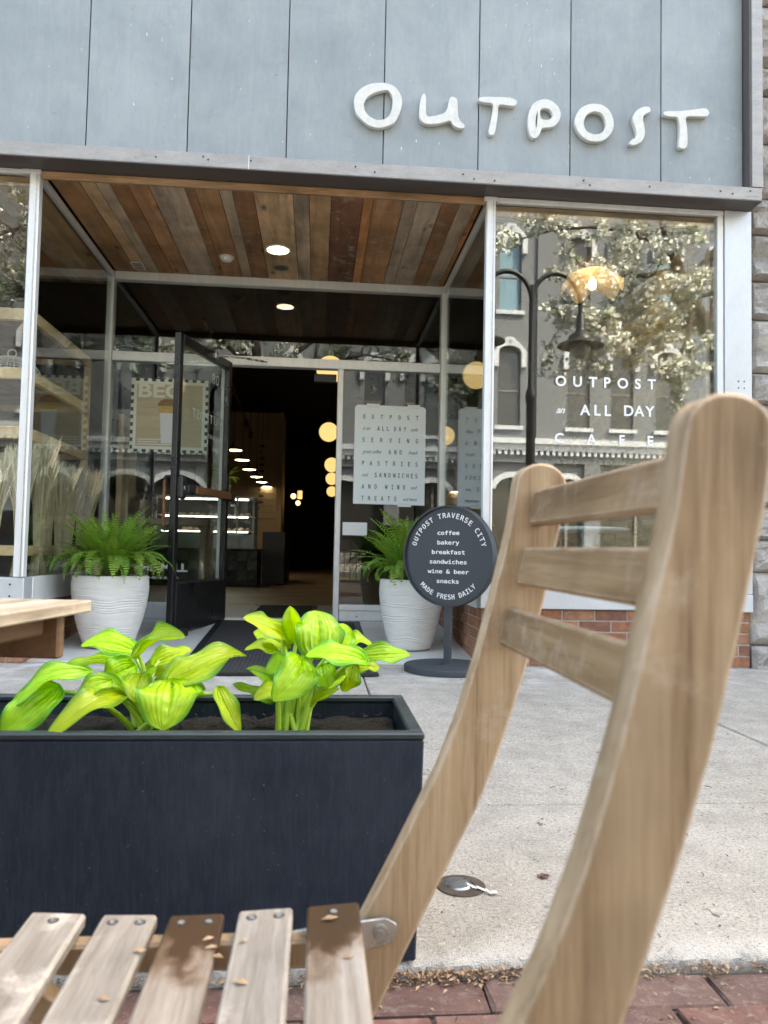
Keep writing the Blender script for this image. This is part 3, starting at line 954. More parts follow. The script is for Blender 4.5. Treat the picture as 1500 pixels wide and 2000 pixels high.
def frames():
    A = MT['alu']
    # street-side uprights
    for x0, x1 in ((-1.802, -1.742), (1.036, 1.096)):
        box('corner_post', x0, x1, 4.76, 4.825, 0.512, 2.985, A, CAFE, 0.006)
        box('post_bead', x0 + 0.042, x0 + 0.0465, 4.757, 4.7595, 0.512, 2.985, MT['screw'], CAFE)
    box('corner_cap', -1.845, -1.735, 4.757, 4.83, 2.972, 3.002, A, CAFE, 0.002)
    box('corner_cap', 1.018, 1.103, 4.757, 4.83, 2.972, 3.002, A, CAFE, 0.002)
    box('window_head', 1.104, 2.628, 4.765, 4.803, 2.968, 3.003, A, CAFE, 0.003)
    box('window_head', -4.4, -1.847, 4.765, 4.803, 2.974, 3.003, A, CAFE, 0.003)
    box('window_jamb', 2.584, 2.6265, 4.765, 4.82, 0.512, 2.967, A, CAFE, 0.004)
    p = box('cladding_panel', 2.629, 2.813, 4.755, 4.82, 0.478, 3.003, MT['alu_panel'], CAFE, 0.003)
    for dx in (-0.018, 0.022):
        for dz in (-0.024, 0.020):
            b = MB()
            b.tube([(2.737 + dx, 4.756, 1.845 + dz), (2.737 + dx, 4.752, 1.845 + dz)], 0.005, 8)
            b.build('screw_head', MT['dark_screw'], p)
    # sills, front and along the recess
    box('window_sill', 1.03, 2.627, 4.768, 4.90, 0.365, 0.510, MT['alu_panel'], CAFE, 0.004)
    box('window_sill', 2.6285, 2.815, 4.752, 4.90, 0.362, 0.475, MT['alu_panel'], CAFE, 0.004)
    s = box('window_sill', -4.4, -1.737, 4.765, 4.91, 0.353, 0.510, MT['alu_panel'], CAFE, 0.004)
    for x in (-1.815, -1.905):
        for z in (0.40, 0.47):
            b = MB()
            b.tube([(x, 4.766, z), (x, 4.761, z)], 0.006, 8)
            b.build('screw_head', MT['dark_screw'], s)
    box('window_sill', 1.03, 1.10, 4.902, 6.50, 0.355, 0.510, A, CAFE, 0.004)
    box('window_sill', -1.80, -1.735, 4.912, 6.50, 0.353, 0.510, A, CAFE, 0.004)
    # heads of the recess side panes
    box('pane_head', -1.775, -1.742, 4.83, 6.50, 2.955, 2.999, A, CAFE, 0.003)
    box('pane_head', 1.04, 1.073, 4.83, 6.50, 2.955, 2.999, A, CAFE, 0.003)
    # back wall of the recess
    box('door_head', -1.742, 1.028, 6.52, 6.60, 2.948, 3.018, A, CAFE, 0.003)
    box('transom_bar', -1.742, 1.028, 6.515, 6.60, 2.257, 2.337, A, CAFE, 0.004)
    for x0, x1, z0, z1 in ((-1.800, -1.745, 0.10, 3.018), (1.030, 1.092, 0.10, 3.018), (-0.835, -0.787, 0.10, 2.255), (0.144, 0.193, 0.10, 2.255)):
        box('mullion', x0, x1, 6.505, 6.605, z0, z1, A, CAFE, 0.005)
    kp = box('kick_panel', 0.195, 1.028, 6.53, 6.58, 0.112, 0.250, A, CAFE, 0.003)
    for x in (0.35, 0.87):
        b = MB()
        b.tube([(x, 6.531, 0.15), (x, 6.526, 0.15)], 0.006, 8)
        b.build('screw_head', MT['dark_screw'], kp)
    box('kick_panel', -1.743, -0.837, 6.53, 6.58, 0.112, 0.250, A, CAFE, 0.003)
    box('kick_rail', 0.195, 1.028, 6.522, 6.53, 0.200, 0.250, A, CAFE, 0.002)
    box('door_threshold', -0.785, 0.142, 6.50, 6.62, 0.108, 0.122, A, CAFE, 0.003)
    box('exit_box', -0.06, 0.135, 6.63, 6.70, 2.165, 2.235, MT['black_metal'], CAFE, 0.003)
    # glass
    g, gf = MT['glass'], MT['glass_front']
    box('window_pane', 1.095, 2.586, 4.786, 4.794, 0.512, 2.967, gf, CAFE)
    box('window_pane', -4.4, -1.801, 4.786, 4.794, 0.512, 2.973, g, CAFE)
    box('window_pane', -1.762, -1.756, 4.826, 6.504, 0.512, 2.954, g, CAFE)
    box('window_pane', 1.054, 1.060, 4.826, 6.504, 0.512, 2.954, g, CAFE)
    box('window_pane', -1.744, 1.029, 6.548, 6.554, 2.338, 2.947, g, CAFE)
    box('window_pane', -1.744, -0.836, 6.548, 6.554, 0.251, 2.256, g, CAFE)
    box('window_pane', 0.194, 1.029, 6.548, 6.554, 0.251, 2.256, g, CAFE)
    # inner jamb boards of the display window
    box('jamb_board', 2.552, 2.583, 4.86, 4.90, 0.512, 2.90, MT['jamb_wood'], CAFE, 0.003)
    box('jamb_board', 1.10, 2.55, 4.86, 4.90, 2.90, 2.99, MT['header'], CAFE, 0.003)


def soffit():
    bk = box('soffit', XL, XR, 4.80, 6.52, 3.036, 3.06, MT['ceiling_dark'], CAFE)
    xs = [-1.738, -1.56, -1.46, -1.375, -1.26, -1.13, -0.905, -0.84, -0.685, -0.603, -0.465, -0.21, -0.105, 0.04, 0.25, 0.318, 0.52, 0.61, 0.77, 0.89, 1.0, 1.037]
    rr = random.Random(3)
    for a, c in zip(xs[:-1], xs[1:]):
        d = rr.uniform(0, 0.008)
        box('soffit_plank', a + 0.002, c - 0.002, 4.801, 6.515, 3.019 - d, 3.035, MT['plank'], bk, 0.002)
    # window-side ceilings beyond the side panes carry the same boards
    for x0, x1 in ((-4.4, -1.80), (1.10, 2.75)):
        b2 = box('soffit', x0, x1, 4.91, 6.9, 3.036, 3.06, MT['ceiling_dark'], CAFE)
        x = x0 if x0 < 0 else x1
        while x < x1 - 0.05:
            w = rr.choice((0.09, 0.12, 0.15, 0.18))
            box('soffit_plank', x + 0.002, min(x + w, x1) - 0.002, 4.911, 6.88, 3.012 + rr.uniform(0, 0.006), 3.035, MT['plank'], b2, 0.002)
            x += w


def brick_course(name, parent, axis, a0, a1, face, depth, zs, mat, L=0.203, joint=0.010, first=0.0):
    """running bond; axis 'x' faces -y, axis '+x' faces +x, '-x' faces -x"""
    rr = random.Random(int(abs(a0 * 91 + face * 13)))
    for i, (z0, z1) in enumerate(zip(zs[:-1], zs[1:])):
        p = a0 - (L + joint) / 2 * (i % 2) - first
        while p < a1 - 0.012:
            s, e = max(p, a0), min(p + L, a1)
            if e - s > 0.02:
                d = rr.uniform(-0.0015, 0.0015)
                if axis == 'x':
                    box(name, s, e, face + d, face + depth, z0 + 0.005, z1 - 0.005, mat, parent, 0.003)
                elif axis == '-x':
                    box(name, face + d, face + depth, s, e, z0 + 0.005, z1 - 0.005, mat, parent, 0.003)
                else:
                    box(name, face - depth, face + d, s, e, z0 + 0.005, z1 - 0.005, mat, parent, 0.003)
            p += L + joint


def brick_base():
    zs = [-0.066, 0.004, 0.076, 0.149, 0.221, 0.293, 0.363]
    zl = [-0.072, 0.0, 0.07, 0.14, 0.21, 0.281, 0.351]
    r_ = box('brick_base', 1.05, 2.81, 4.795, 4.88, -0.1, 0.361, MT['mortar'], CAFE)
    brick_course('brick', r_, 'x', 1.038, 2.812, 4.79, 0.04, zs, MT['base_brick'])
    s = box('brick_base', 1.046, 1.10, 4.882, 6.50, -0.1, 0.353, MT['mortar'], CAFE)
    brick_course('brick', s, '-x', 4.79 + 0.05, 6.50, 1.038, 0.04, zs, MT['base_brick'])
    l = box('brick_base', -4.4, -1.75, 4.795, 4.88, -0.1, 0.35, MT['mortar'], CAFE)
    brick_course('brick', l, 'x', -2.9, -1.737, 4.79, 0.04, zl, MT['base_brick'], first=0.1)
    s2 = box('brick_base', -1.80, -1.748, 4.882, 6.50, -0.1, 0.351, MT['mortar'], CAFE)
    brick_course('brick', s2, '+x', 4.84, 6.50, -1.741, 0.04, zl, MT['base_brick'])


def shell():
    """inside of the shop: floor, walls, dark ceiling"""
    box('shop_floor', -5.8, 2.8, 8.35, 27, -0.2, 0.11, MT['int_floor'], CAFE)
    box('vestibule_floor', -1.80, 2.8, 6.62, 8.348, -0.2, 0.109, MT['vest_floor'], CAFE)
    box('display_floor', -5.8, -1.803, 4.92, 8.348, -0.2, 0.50, MT['vest_floor'], CAFE)  # dark floor made grey to bounce light onto the wheat
    box('display_floor', 1.103, 2.8, 4.91, 6.60, -0.2, 0.11, MT['vest_floor'], CAFE)
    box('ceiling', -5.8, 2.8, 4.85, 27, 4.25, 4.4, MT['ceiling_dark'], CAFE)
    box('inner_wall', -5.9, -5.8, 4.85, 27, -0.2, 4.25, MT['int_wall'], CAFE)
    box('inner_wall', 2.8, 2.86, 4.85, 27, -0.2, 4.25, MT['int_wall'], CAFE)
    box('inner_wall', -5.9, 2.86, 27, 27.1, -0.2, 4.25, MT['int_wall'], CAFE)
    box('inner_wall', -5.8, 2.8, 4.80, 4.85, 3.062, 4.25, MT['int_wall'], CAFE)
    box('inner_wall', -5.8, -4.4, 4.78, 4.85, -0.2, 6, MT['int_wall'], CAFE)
    # wall behind the display shelves, with dark opening
    box('inner_wall', -5.8, -2.75, 6.6, 6.7, 0.5, 3.0, MT['int_wall'], CAFE)
    # rubble wall along the right side of the shop
    w = box('rubble_wall', 2.74, 2.798, 4.91, 12.5, 0.11, 4.2, MT['mortar'], CAFE)
    rr = random.Random(8)
    ms = []
    for i in range(5):
        b = MB()
        n = 4
        rj = random.Random(i)
        hs = [[rj.uniform(0, 0.03) for _ in range(n + 1)] for _ in range(n + 1)]
        b.grid(lambda u, v: (-0.012 - (hs[int(round(u * n))][int(round(v * n))] if 0 < u < 1 and 0 < v < 1 else -0.012), u - 0.5, v - 0.5), n, n)
        me = b.mesh('rubble_stone', recalc=False)
        me.materials.append(MT['int_stone'])
        ms.append(me)
    z = 0.15
    while z < 3.0:
        h = rr.choice((0.11, 0.15, 0.2))
        y = 4.93 + rr.uniform(0, 0.2)
        while y < 8.4:
            L = rr.uniform(0.2, 0.5)
            o = link('rubble_stone', ms[rr.randrange(5)], None, w, (2.735, y + L / 2, z + h / 2))
            o.scale = (1, L - 0.015, h - 0.012)
            y += L
        z += h


def door():
    """black framed glass door, swung out towards the street"""
    ang = -math.pi / 2 - R(17.5)
    d = thing('door', None, None, (-0.765, 6.53, 0), 0, local=True)
    for k in ('label', 'category'):
        if k in d:
            del d[k]
    d.parent = CAFE
    d.location = Vector((-0.768, 6.525, 0)) - Vector((0, YG, 0))
    d.rotation_euler = (0, 0, ang)
    K = MT['black_paint']
    W, z0, z1, th = 0.925, 0.085, 2.275, 0.0225
    box('door_stile', 0.0, 0.055, -th, th, z0, z1, K, d, 0.003)
    box('door_stile', W - 0.058, W, -th, th, z0, z1, K, d, 0.003)
    box('door_rail', 0.056, W - 0.059, -th, th, z1 - 0.075, z1, K, d, 0.003)
    box('door_rail', 0.056, W - 0.059, -th, th, z0, z0 + 0.36, K, d, 0.003)
    box('door_bead', 0.056, W - 0.059, -th - 0.003, -th - 0.0005, z0 + 0.357, z0 + 0.372, MT['trim_dark'], d, 0.001)
    box('door_glass', 0.056, W - 0.059, -0.003, 0.003, z0 + 0.361, z1 - 0.076, MT['glass'], d)
    # inside face of the swung door looks to the camera's right: local -y is the outer face
    inn = 1
    b = MB()
    b.tube([(0.02, inn * 0.062, 1.115), (W - 0.16, inn * 0.062, 1.155)], 0.024, 10)
    b.build('push_bar_core', MT['black_metal'], d)
    box('push_bar', 0.10, W - 0.20, inn * 0.055, inn * 0.092, 1.108, 1.166, MT['push_wood'], d, 0.004)
    box('push_bar_case', W - 0.19, W - 0.08, inn * 0.026, inn * 0.085, 1.105, 1.17, MT['black_metal'], d, 0.008)
    box('lock_case', W - 0.085, W - 0.004, inn * 0.0235, inn * 0.07, 1.06, 1.23, MT['black_metal'], d, 0.012)
    box('lock_button', W - 0.060, W - 0.030, inn * 0.0705, inn * 0.074, 1.125, 1.155, MT['chrome'], d, 0.002)
    box('push_bar_case', 0.0, 0.075, inn * 0.026, inn * 0.085, 1.09, 1.155, MT['black_metal'], d, 0.008)
    # pull handle on the street side
    b = MB()
    x = W - 0.035
    b.tube([(x, -0.023, 1.22), (x, -0.075, 1.225), (x, -0.085, 1.20), (x, -0.085, 1.19)], 0.011, 8)
    b.tube([(x, -0.023, 0.84), (x, -0.075, 0.835), (x, -0.085, 0.86), (x, -0.085, 0.87)], 0.011, 8)
    b.build('pull_handle_bracket', MT['black_metal'], d, smooth=True)
    b = MB()
    b.tube([(x, -0.085, 0.865), (x, -0.085, 1.195)], 0.0125, 10)
    b.build('pull_handle', MT['push_wood'], d, smooth=True)
    # closer arm from the door top to the frame
    b = MB()
    b.tube([(0.36, 0.035, z1 - 0.03), (0.14, 0.20, z1 - 0.005)], 0.007, 8)
    b.tube([(0.14, 0.20, z1 - 0.005), (-0.02, 0.32, z1 + 0.0)], 0.009, 8)
    b.build('closer_arm', MT['chrome'], d)
    box('closer_foot', 0.335, 0.385, 0.024, 0.05, z1 - 0.055, z1 - 0.012, MT['chrome'], d, 0.004)
    box('door_stop', W - 0.17, W - 0.06, -0.005, 0.075, 0.03, z0 + 0.03, MT['black_metal'], d, 0.01)
    # lettering on the street face, so it reads backwards from inside
    def put(name, s, xx, z, size, **kw):
        me = text_mesh(s, size, **kw)
        me.transform(Matrix.Rotation(math.pi / 2, 4, 'X'))
        link(name, me, MT['white_vinyl'], d, (xx, -0.0055, z))
    put('door_number', '108', 0.12, 2.03, 0.125, fnt=F_SANS, spacing=1.15)
    put('door_lettering', 'OUTPOST', 0.10, 1.70, 0.105, fnt=F_SANS, spacing=1.25)
    put('opening_hours', 'OPEN DAILY', 0.10, 1.58, 0.045, fnt=F_SANS, spacing=1.1)


fascia()
frames()
soffit()
brick_base()
shell()
door()

# ------------------------------------------------------------------ neighbouring stone building
STONE = thing('stone_building', 'rough-hewn brown sandstone wall at the right edge beside the aluminium cladding panel', 'building', (2.82, 4.78, 0))


def stone_wall():
    box('wall', 2.825, 12, 4.83, 29, -0.1, 9.6, MT['stone'], STONE)
    zs = [-0.06, 0.146, 0.62, 0.832, 1.052, 1.30, 1.727, 1.937, 2.295, 2.555, 2.872, 3.12, 3.50, 3.83, 4.03, 4.46, 4.72]
    rr = random.Random(21)
    for i, (z0, z1) in enumerate(zip(zs[:-1], zs[1:])):
        x = 2.822
        for j in range(3):
            L = rr.uniform(0.28, 0.62)
            n, m = 16, 10
            seed = rr.uniform(0, 99)
            push = -0.035 if i == 0 else 0.0
            b = MB()

            def fn(u, v, L=L, z0=z0, z1=z1, seed=seed, push=push):
                e = min(u, 1 - u, v, 1 - v)
                k = min(1, e / 0.07)
                h = 0.012 + 0.045 * (0.5 + 0.9 * mnoise.noise(Vector((u * L * 8 + seed, v * (z1 - z0) * 10, seed)))) + 0.03 * abs(mnoise.noise(Vector((u * L * 22, v * (z1 - z0) * 26, seed))))
                return (u * (L - 0.008) - (L - 0.008) / 2, 0.05 - (0.035 + h * k) + push * 0.6, (v - 0.5) * (z1 - z0 - 0.010))
            b.grid(fn, n, m)
            o = b.build('stone_block', MT['stone'], STONE, (x + L / 2, 4.80, (z0 + z1) / 2), recalc=False)
            x += L


stone_wall()
# unseen block added on the left to keep the sun off the pavement
LEFTB = thing('left_shade_block', 'unseen tall grey block added left of the cafe to cast shade', 'building', (-6.1, 4.8, 0))
box('wall', -18, -6.02, 4.8, 29, -0.1, 9.6, MT['far_wall'], LEFTB)

# ------------------------------------------------------------------ OUTPOST letters on the fascia
LETTERS = [
  [ [(0.162,3.490),(0.168,3.541),(0.205,3.590),(0.267,3.624),(0.347,3.635),(0.406,3.623),(0.443,3.589),(0.466,3.531),(0.458,3.470),(0.437,3.418),(0.415,3.380),(0.371,3.358),(0.322,3.343),(0.268,3.351),(0.218,3.384),(0.177,3.427)], [(0.223,3.499),(0.242,3.537),(0.286,3.568),(0.339,3.586),(0.375,3.593),(0.398,3.562),(0.408,3.536),(0.404,3.475),(0.387,3.424),(0.356,3.398),(0.307,3.390),(0.262,3.410),(0.230,3.445)] ],
  [ [(0.601,3.589),(0.614,3.569),(0.614,3.490),(0.620,3.433),(0.676,3.444),(0.739,3.467),(0.757,3.514),(0.763,3.566),(0.783,3.578),(0.814,3.565),(0.816,3.495),(0.824,3.431),(0.864,3.399),(0.858,3.378),(0.827,3.376),(0.795,3.390),(0.772,3.427),(0.722,3.404),(0.650,3.389),(0.604,3.393),(0.577,3.418),(0.573,3.478),(0.583,3.557)] ],
  [ [(0.948,3.577),(0.962,3.588),(1.132,3.598),(1.183,3.589),(1.199,3.574),(1.184,3.545),(1.133,3.546),(1.075,3.553),(1.074,3.486),(1.065,3.420),(1.057,3.359),(1.034,3.343),(1.014,3.359),(1.026,3.417),(1.041,3.493),(1.048,3.554),(0.994,3.555),(0.953,3.561)] ],
  [ [(1.268,3.462),(1.277,3.519),(1.299,3.567),(1.336,3.593),(1.383,3.606),(1.429,3.592),(1.465,3.561),(1.483,3.516),(1.471,3.464),(1.431,3.425),(1.359,3.417),(1.355,3.403),(1.348,3.379),(1.329,3.352),(1.306,3.343),(1.285,3.359),(1.272,3.406)], [(1.348,3.539),(1.383,3.548),(1.414,3.537),(1.432,3.507),(1.422,3.479),(1.394,3.466),(1.354,3.468),(1.346,3.496)], [(1.330,3.532),(1.321,3.489),(1.315,3.437),(1.322,3.400),(1.329,3.438),(1.333,3.485)] ],
  [ [(1.572,3.460),(1.582,3.518),(1.614,3.566),(1.676,3.596),(1.748,3.596),(1.800,3.564),(1.826,3.509),(1.830,3.458),(1.811,3.405),(1.765,3.360),(1.698,3.348),(1.641,3.360),(1.595,3.405)], [(1.630,3.475),(1.651,3.528),(1.697,3.549),(1.748,3.543),(1.778,3.495),(1.778,3.444),(1.749,3.403),(1.698,3.392),(1.651,3.409),(1.634,3.439)] ],
  [ [(2.071,3.597),(2.073,3.568),(2.034,3.555),(2.019,3.522),(2.031,3.471),(2.038,3.420),(2.014,3.367),(1.967,3.343),(1.936,3.346),(1.934,3.361),(1.957,3.384),(1.980,3.390),(1.983,3.437),(1.962,3.487),(1.954,3.528),(1.977,3.571),(2.019,3.597),(2.055,3.603)] ],
  [ [(2.157,3.572),(2.176,3.580),(2.260,3.586),(2.355,3.603),(2.450,3.623),(2.469,3.590),(2.452,3.565),(2.376,3.563),(2.304,3.558),(2.315,3.491),(2.321,3.418),(2.318,3.356),(2.292,3.339),(2.260,3.350),(2.270,3.425),(2.270,3.488),(2.260,3.552),(2.207,3.548),(2.165,3.555)] ],
]
SIGN = thing('fascia_sign', 'hand-cut white OUTPOST letters fixed to the grey boards above the window', 'sign', (1.3, 4.65, 3.34))
def chaikin(loop):
    out = []
    for a, b in zip(loop, loop[1:] + loop[:1]):
        out += [(a[0] * .78 + b[0] * .22, a[1] * .78 + b[1] * .22), (a[0] * .22 + b[0] * .78, a[1] * .22 + b[1] * .78)]
    return out


for lp in LETTERS:
    lp = [chaikin(chaikin(l)) for l in lp]
    prism('letter', lp, 4.668, 0.036, MT['white_letter'], SIGN, 0.0007)

# lettering on the display window
WL = thing('window_lettering', 'white lettering OUTPOST an ALL DAY CAFE on the right display window', 'lettering', (1.5, 4.785, 1.4))


def spread(parent, letters, x0, x1, z, h, y, mat, bold=0.0, fnt=None, name='letter'):
    """letters spaced evenly, first starts at x0, last ends at x1"""
    n = len(letters)
    ms = [text_mesh(c, h / 0.73, fnt=fnt or F_SANS, bold=bold, height=h) for c in letters]
    def ext(me):
        xs = [v.co.x for v in me.vertices]
        return min(xs), max(xs)
    ex = [ext(m) for m in ms]
    free = (x1 - x0) - sum(b - a for a, b in ex)
    gap = free / max(1, n - 1)
    x = x0
    for me, (a, b) in zip(ms, ex):
        me.transform(Matrix.Translation((-a, 0, 0)))
        me.transform(Matrix.Rotation(math.pi / 2, 4, 'X'))
        link(name, me, mat, parent, (x, y, z))
        x += (b - a) + gap


V = MT['white_vinyl']
spread(WL, 'OUTPOST', 1.505, 2.174, 1.797, 0.066, 4.7848, V, 0.0022)
spread(WL, 'ALL', 1.668, 1.874, 1.613, 0.068, 4.7848, V, 0.0022)
spread(WL, 'DAY', 1.961, 2.166, 1.618, 0.068, 4.7848, V, 0.0022)
spread(WL, 'CAFE', 1.503, 2.158, 1.427, 0.064, 4.7848, V, 0.0022)
text('script_word', 'an', 1.508, 4.7848, 1.62, 0.062, V, WL, fnt=F_SANS, shear=0.45, spacing=0.92, bold=0.0012)

# lettering low on the side light, partly behind the open door
ML = thing('sidelight_lettering', 'white THE MILL lettering low on the glass beside the open door', 'lettering', (-1.5, 6.54, 0.45))
text('word', 'THE MILL', -1.53, 6.546, 0.505, 0.092, V, ML, fnt=F_SANS, width=0.46, bold=0.0035)
text('word', 'KITCHEN AREA', -1.50, 6.546, 0.44, 0.032, V, ML, fnt=F_SANS, width=0.36)


# ------------------------------------------------------------------ posters and notes on the glass
def menu_poster():
    x0, x1, z0, z1, y = 0.298, 0.912, 1.108, 1.958, 6.543
    p = thing('window_poster', 'pale blue paper poster listing pastries, sandwiches and wine on the glass right of the doorway', 'poster', (x0, y, z0))
    c = 0.02
    out = [(x0, z0), (x1, z0 - 0.002), (x1, z1 - c), (x1 - c, z1), (x0 + c, z1 + 0.004), (x0, z1 - c)]
    prism('sheet', [out], y, 0.001, MT['paper'], p)
    for a in (x0 + 0.10, x1 - 0.16):
        box('tape', a, a + 0.11, y - 0.0015, y - 0.0008, z1 - 0.018, z1 + 0.016, MT['tape'], p)
    box('tape', x0 + 0.38, x0 + 0.5, y - 0.0015, y - 0.0008, z0 - 0.018, z0 + 0.012, MT['tape'], p)
    D = MT['dark_print']
    yy = y - 0.0022
    a, b = x0 + 0.07, x1 - 0.065
    def row(i):
        return z1 - 0.115 - i * 0.1005
    h = 0.037
    sp = lambda s, xa, xb, i: spread(p, s, xa, xb, row(i), h, yy, D, 0.0006, F_MONO)
    it = lambda s, x, i, w: text('script_word', s, x, yy, row(i) + 0.003, 0.042, D, p, fnt=F_SANS, shear=0.5, width=w)
    sp('OUTPOST', a, b, 0)
    it('is an', a, 1, 0.065); sp('ALL', a + 0.125, a + 0.225, 1); sp('DAY', a + 0.27, a + 0.375, 1); it('cafe', b - 0.065, 1, 0.062)
    sp('SERVING', a, b, 2)
    it('great coffee', a, 3, 0.165); sp('AND', a + 0.225, a + 0.34, 3); it('fresh', b - 0.08, 3, 0.078)
    sp('PASTRIES', a, b, 4)
    it('and', a, 5, 0.055); sp('SANDWICHES', a + 0.11, b, 5)
    sp('AND', a, a + 0.13, 6); sp('WINE', a + 0.20, a + 0.375, 6); it('and', b - 0.055, 6, 0.055)
    sp('TREATS', a, a + 0.30, 7); it('and more', b - 0.12, 7, 0.12)


def stamp_poster():
    """stamp-edged window print with a cup and a sandwich"""
    x0, x1, z0, z1, y = -1.580, -0.945, 1.500, 2.118, 6.544
    p = thing('stamp_poster', 'chequer-edged BEC window print with a sandwich on a cup, behind the open door', 'poster', (x0, y, z0))
    m = 0.038
    box('photo', x0 + m, x1 - m, y, y + 0.001, z0 + m, z1 - m, MT['poster_photo'], p)
    C, G = MT['poster_cream'], MT['poster_green']
    fr = [[(x0 + 0.022, z0 + 0.022), (x1 - 0.022, z0 + 0.022), (x1 - 0.022, z1 - 0.022), (x0 + 0.022, z1 - 0.022)], [(x0 + m + .008, z0 + m + .008), (x1 - m - .008, z0 + m + .008), (x1 - m - .008, z1 - m - .008), (x0 + m + .008, z1 - m - .008)]]
    prism('border', fr, y - 0.001, 0.001, C, p)
    n = 19
    s = (x1 - x0) / n
    for i in range(n):
        mt = C if i % 2 == 0 else G
        for zz in (z0, z1 - 0.0215):
            box('border_square', x0 + i * s, x0 + (i + 1) * s - 0.0006, y - 0.0012, y - 0.0002, zz, zz + 0.0213, mt, p)
    s2 = (z1 - z0 - 0.044) / 18
    for i in range(18):
        mt = G if i % 2 == 0 else C
        for xx in (x0, x1 - 0.0215):
            box('border_square', xx, xx + 0.0213, y - 0.0012, y - 0.0002, z0 + 0.022 + i * s2, z0 + 0.0214 + (i + 1) * s2, mt, p)
    text('word', 'BEC', x0 + 0.06, y - 0.0016, z1 - 0.155, 0.155, C, p, fnt=F_SANS, bold=0.004, width=0.36)
    cx = x0 + 0.305
    prism('cup_print', [[(cx - 0.048, z0 + 0.075), (cx + 0.048, z0 + 0.075), (cx + 0.066, z0 + 0.33), (cx - 0.066, z0 + 0.33)]], y - 0.0018, 0.001, MT['poster_cup'], p)
    prism('egg_print', [[(cx - 0.075, z0 + 0.332), (cx + 0.07, z0 + 0.332), (cx + 0.08, z0 + 0.36), (cx + 0.05, z0 + 0.385), (cx - 0.05, z0 + 0.388), (cx - 0.08, z0 + 0.362)]], y - 0.0018, 0.001, MT['poster_egg'], p)
    bun = [(cx + 0.085 * math.cos(t), z0 + 0.39 + 0.062 * math.sin(t)) for t in [math.pi * i / 12 for i in range(13)]]
    prism('bun_print', [bun], y - 0.0018, 0.001, MT['poster_bun'], p)
    for i, wd in enumerate((0.20, 0.17, 0.30)):
        box('print_line', x0 + 0.06, x0 + 0.06 + wd, y - 0.0016, y - 0.0006, z0 + 0.10 - i * 0.02, z0 + 0.108 - i * 0.02, C, p)


menu_poster()
stamp_poster()
nt = thing('glass_notice', 'small white notice card on the glass beside the door handle side', 'notice', (0.213, 6.543, 0.838))
nt['label'] = 'small white notice card low on the glass under the pale blue poster'
box('card', 0.213, 0.422, 6.5425, 6.5435, 0.838, 0.948, MT['note_paper'], nt)
for i, s in enumerate(('Restrooms for', 'customers only', 'thank you')):
    text('word', s, 0.235 + 0.012 * i, 6.5418, 0.913 - i * 0.028, 0.022, MT['tape'], nt, fnt=F_MONO, width=0.16 - 0.024 * i)


# ================================================================== THINGS IN THE ENTRY
def ceiling_fixtures():
    t = thing('recessed_downlight', 'round lit downlight in the planked entry ceiling', 'ceiling light', (-0.353, 5.856, 3.012))
    b = MB()
    b.lathe([(0.082, 0.006), (0.104, 0.002), (0.104, -0.004), (0.098, -0.007), (0.080, -0.003), (0.074, 0.02)], (0, 0, 0), 32)
    b.build('trim_ring', MT['white_plastic'], t, (-0.353, 5.856, 3.008), smooth=True)
    b = MB()
    b.lathe([(0.0001, 0.0), (0.079, 0.0)], (0, 0, 0), 32)
    b.build('lamp_lens', MT['downlight'], t, (-0.353, 5.856, 3.002))
    s = thing('smoke_detector', 'small white domed smoke detector on the planked ceiling, left of the downlight', 'smoke detector', (-0.766, 6.069, 3.012))
    b = MB()
    b.lathe([(0.048, 0.0), (0.050, -0.012), (0.044, -0.026), (0.028, -0.036), (0.0001, -0.038)], (0, 0, 0), 28)
    b.build('cover', MT['white_plastic'], s, (-0.766, 6.069, 3.010), smooth=True)
    b = MB()
    b.lathe([(0.058, 0.004), (0.058, -0.006), (0.05, -0.008)], (0, 0, 0), 28)
    b.build('base_ring', MT['white_plastic'], s, (-0.766, 6.069, 3.010), smooth=True)
    g = thing('speaker_grille', 'dark round speaker grille in the planked ceiling behind the downlight', 'speaker', (-0.347, 6.244, 3.012))
    b = MB()
    b.lathe([(0.0001, -0.006), (0.05, -0.006), (0.058, -0.003), (0.06, 0.004)], (0, 0, 0), 28)
    b.build('grille', MT['grey_grille'], g, (-0.347, 6.244, 3.011), smooth=True)
    v = thing('ceiling_vent', 'small white rectangular vent plate at the left end of the planked ceiling', 'vent', (-1.516, 6.351, 3.012))
    box('plate', -1.565, -1.467, 6.27, 6.43, 3.003, 3.010, MT['white_plastic'], v, 0.002)
    for i in range(4):
        box('slot', -1.552, -1.480, 6.29 + i * 0.036, 6.304 + i * 0.036, 3.0015, 3.0028, MT['grey_grille'], v)


ceiling_fixtures()


def ramp_z(y):
    return 0.004 + (y - 4.868) / (6.52 - 4.868) * 0.108 if y > 4.868 else 0.0


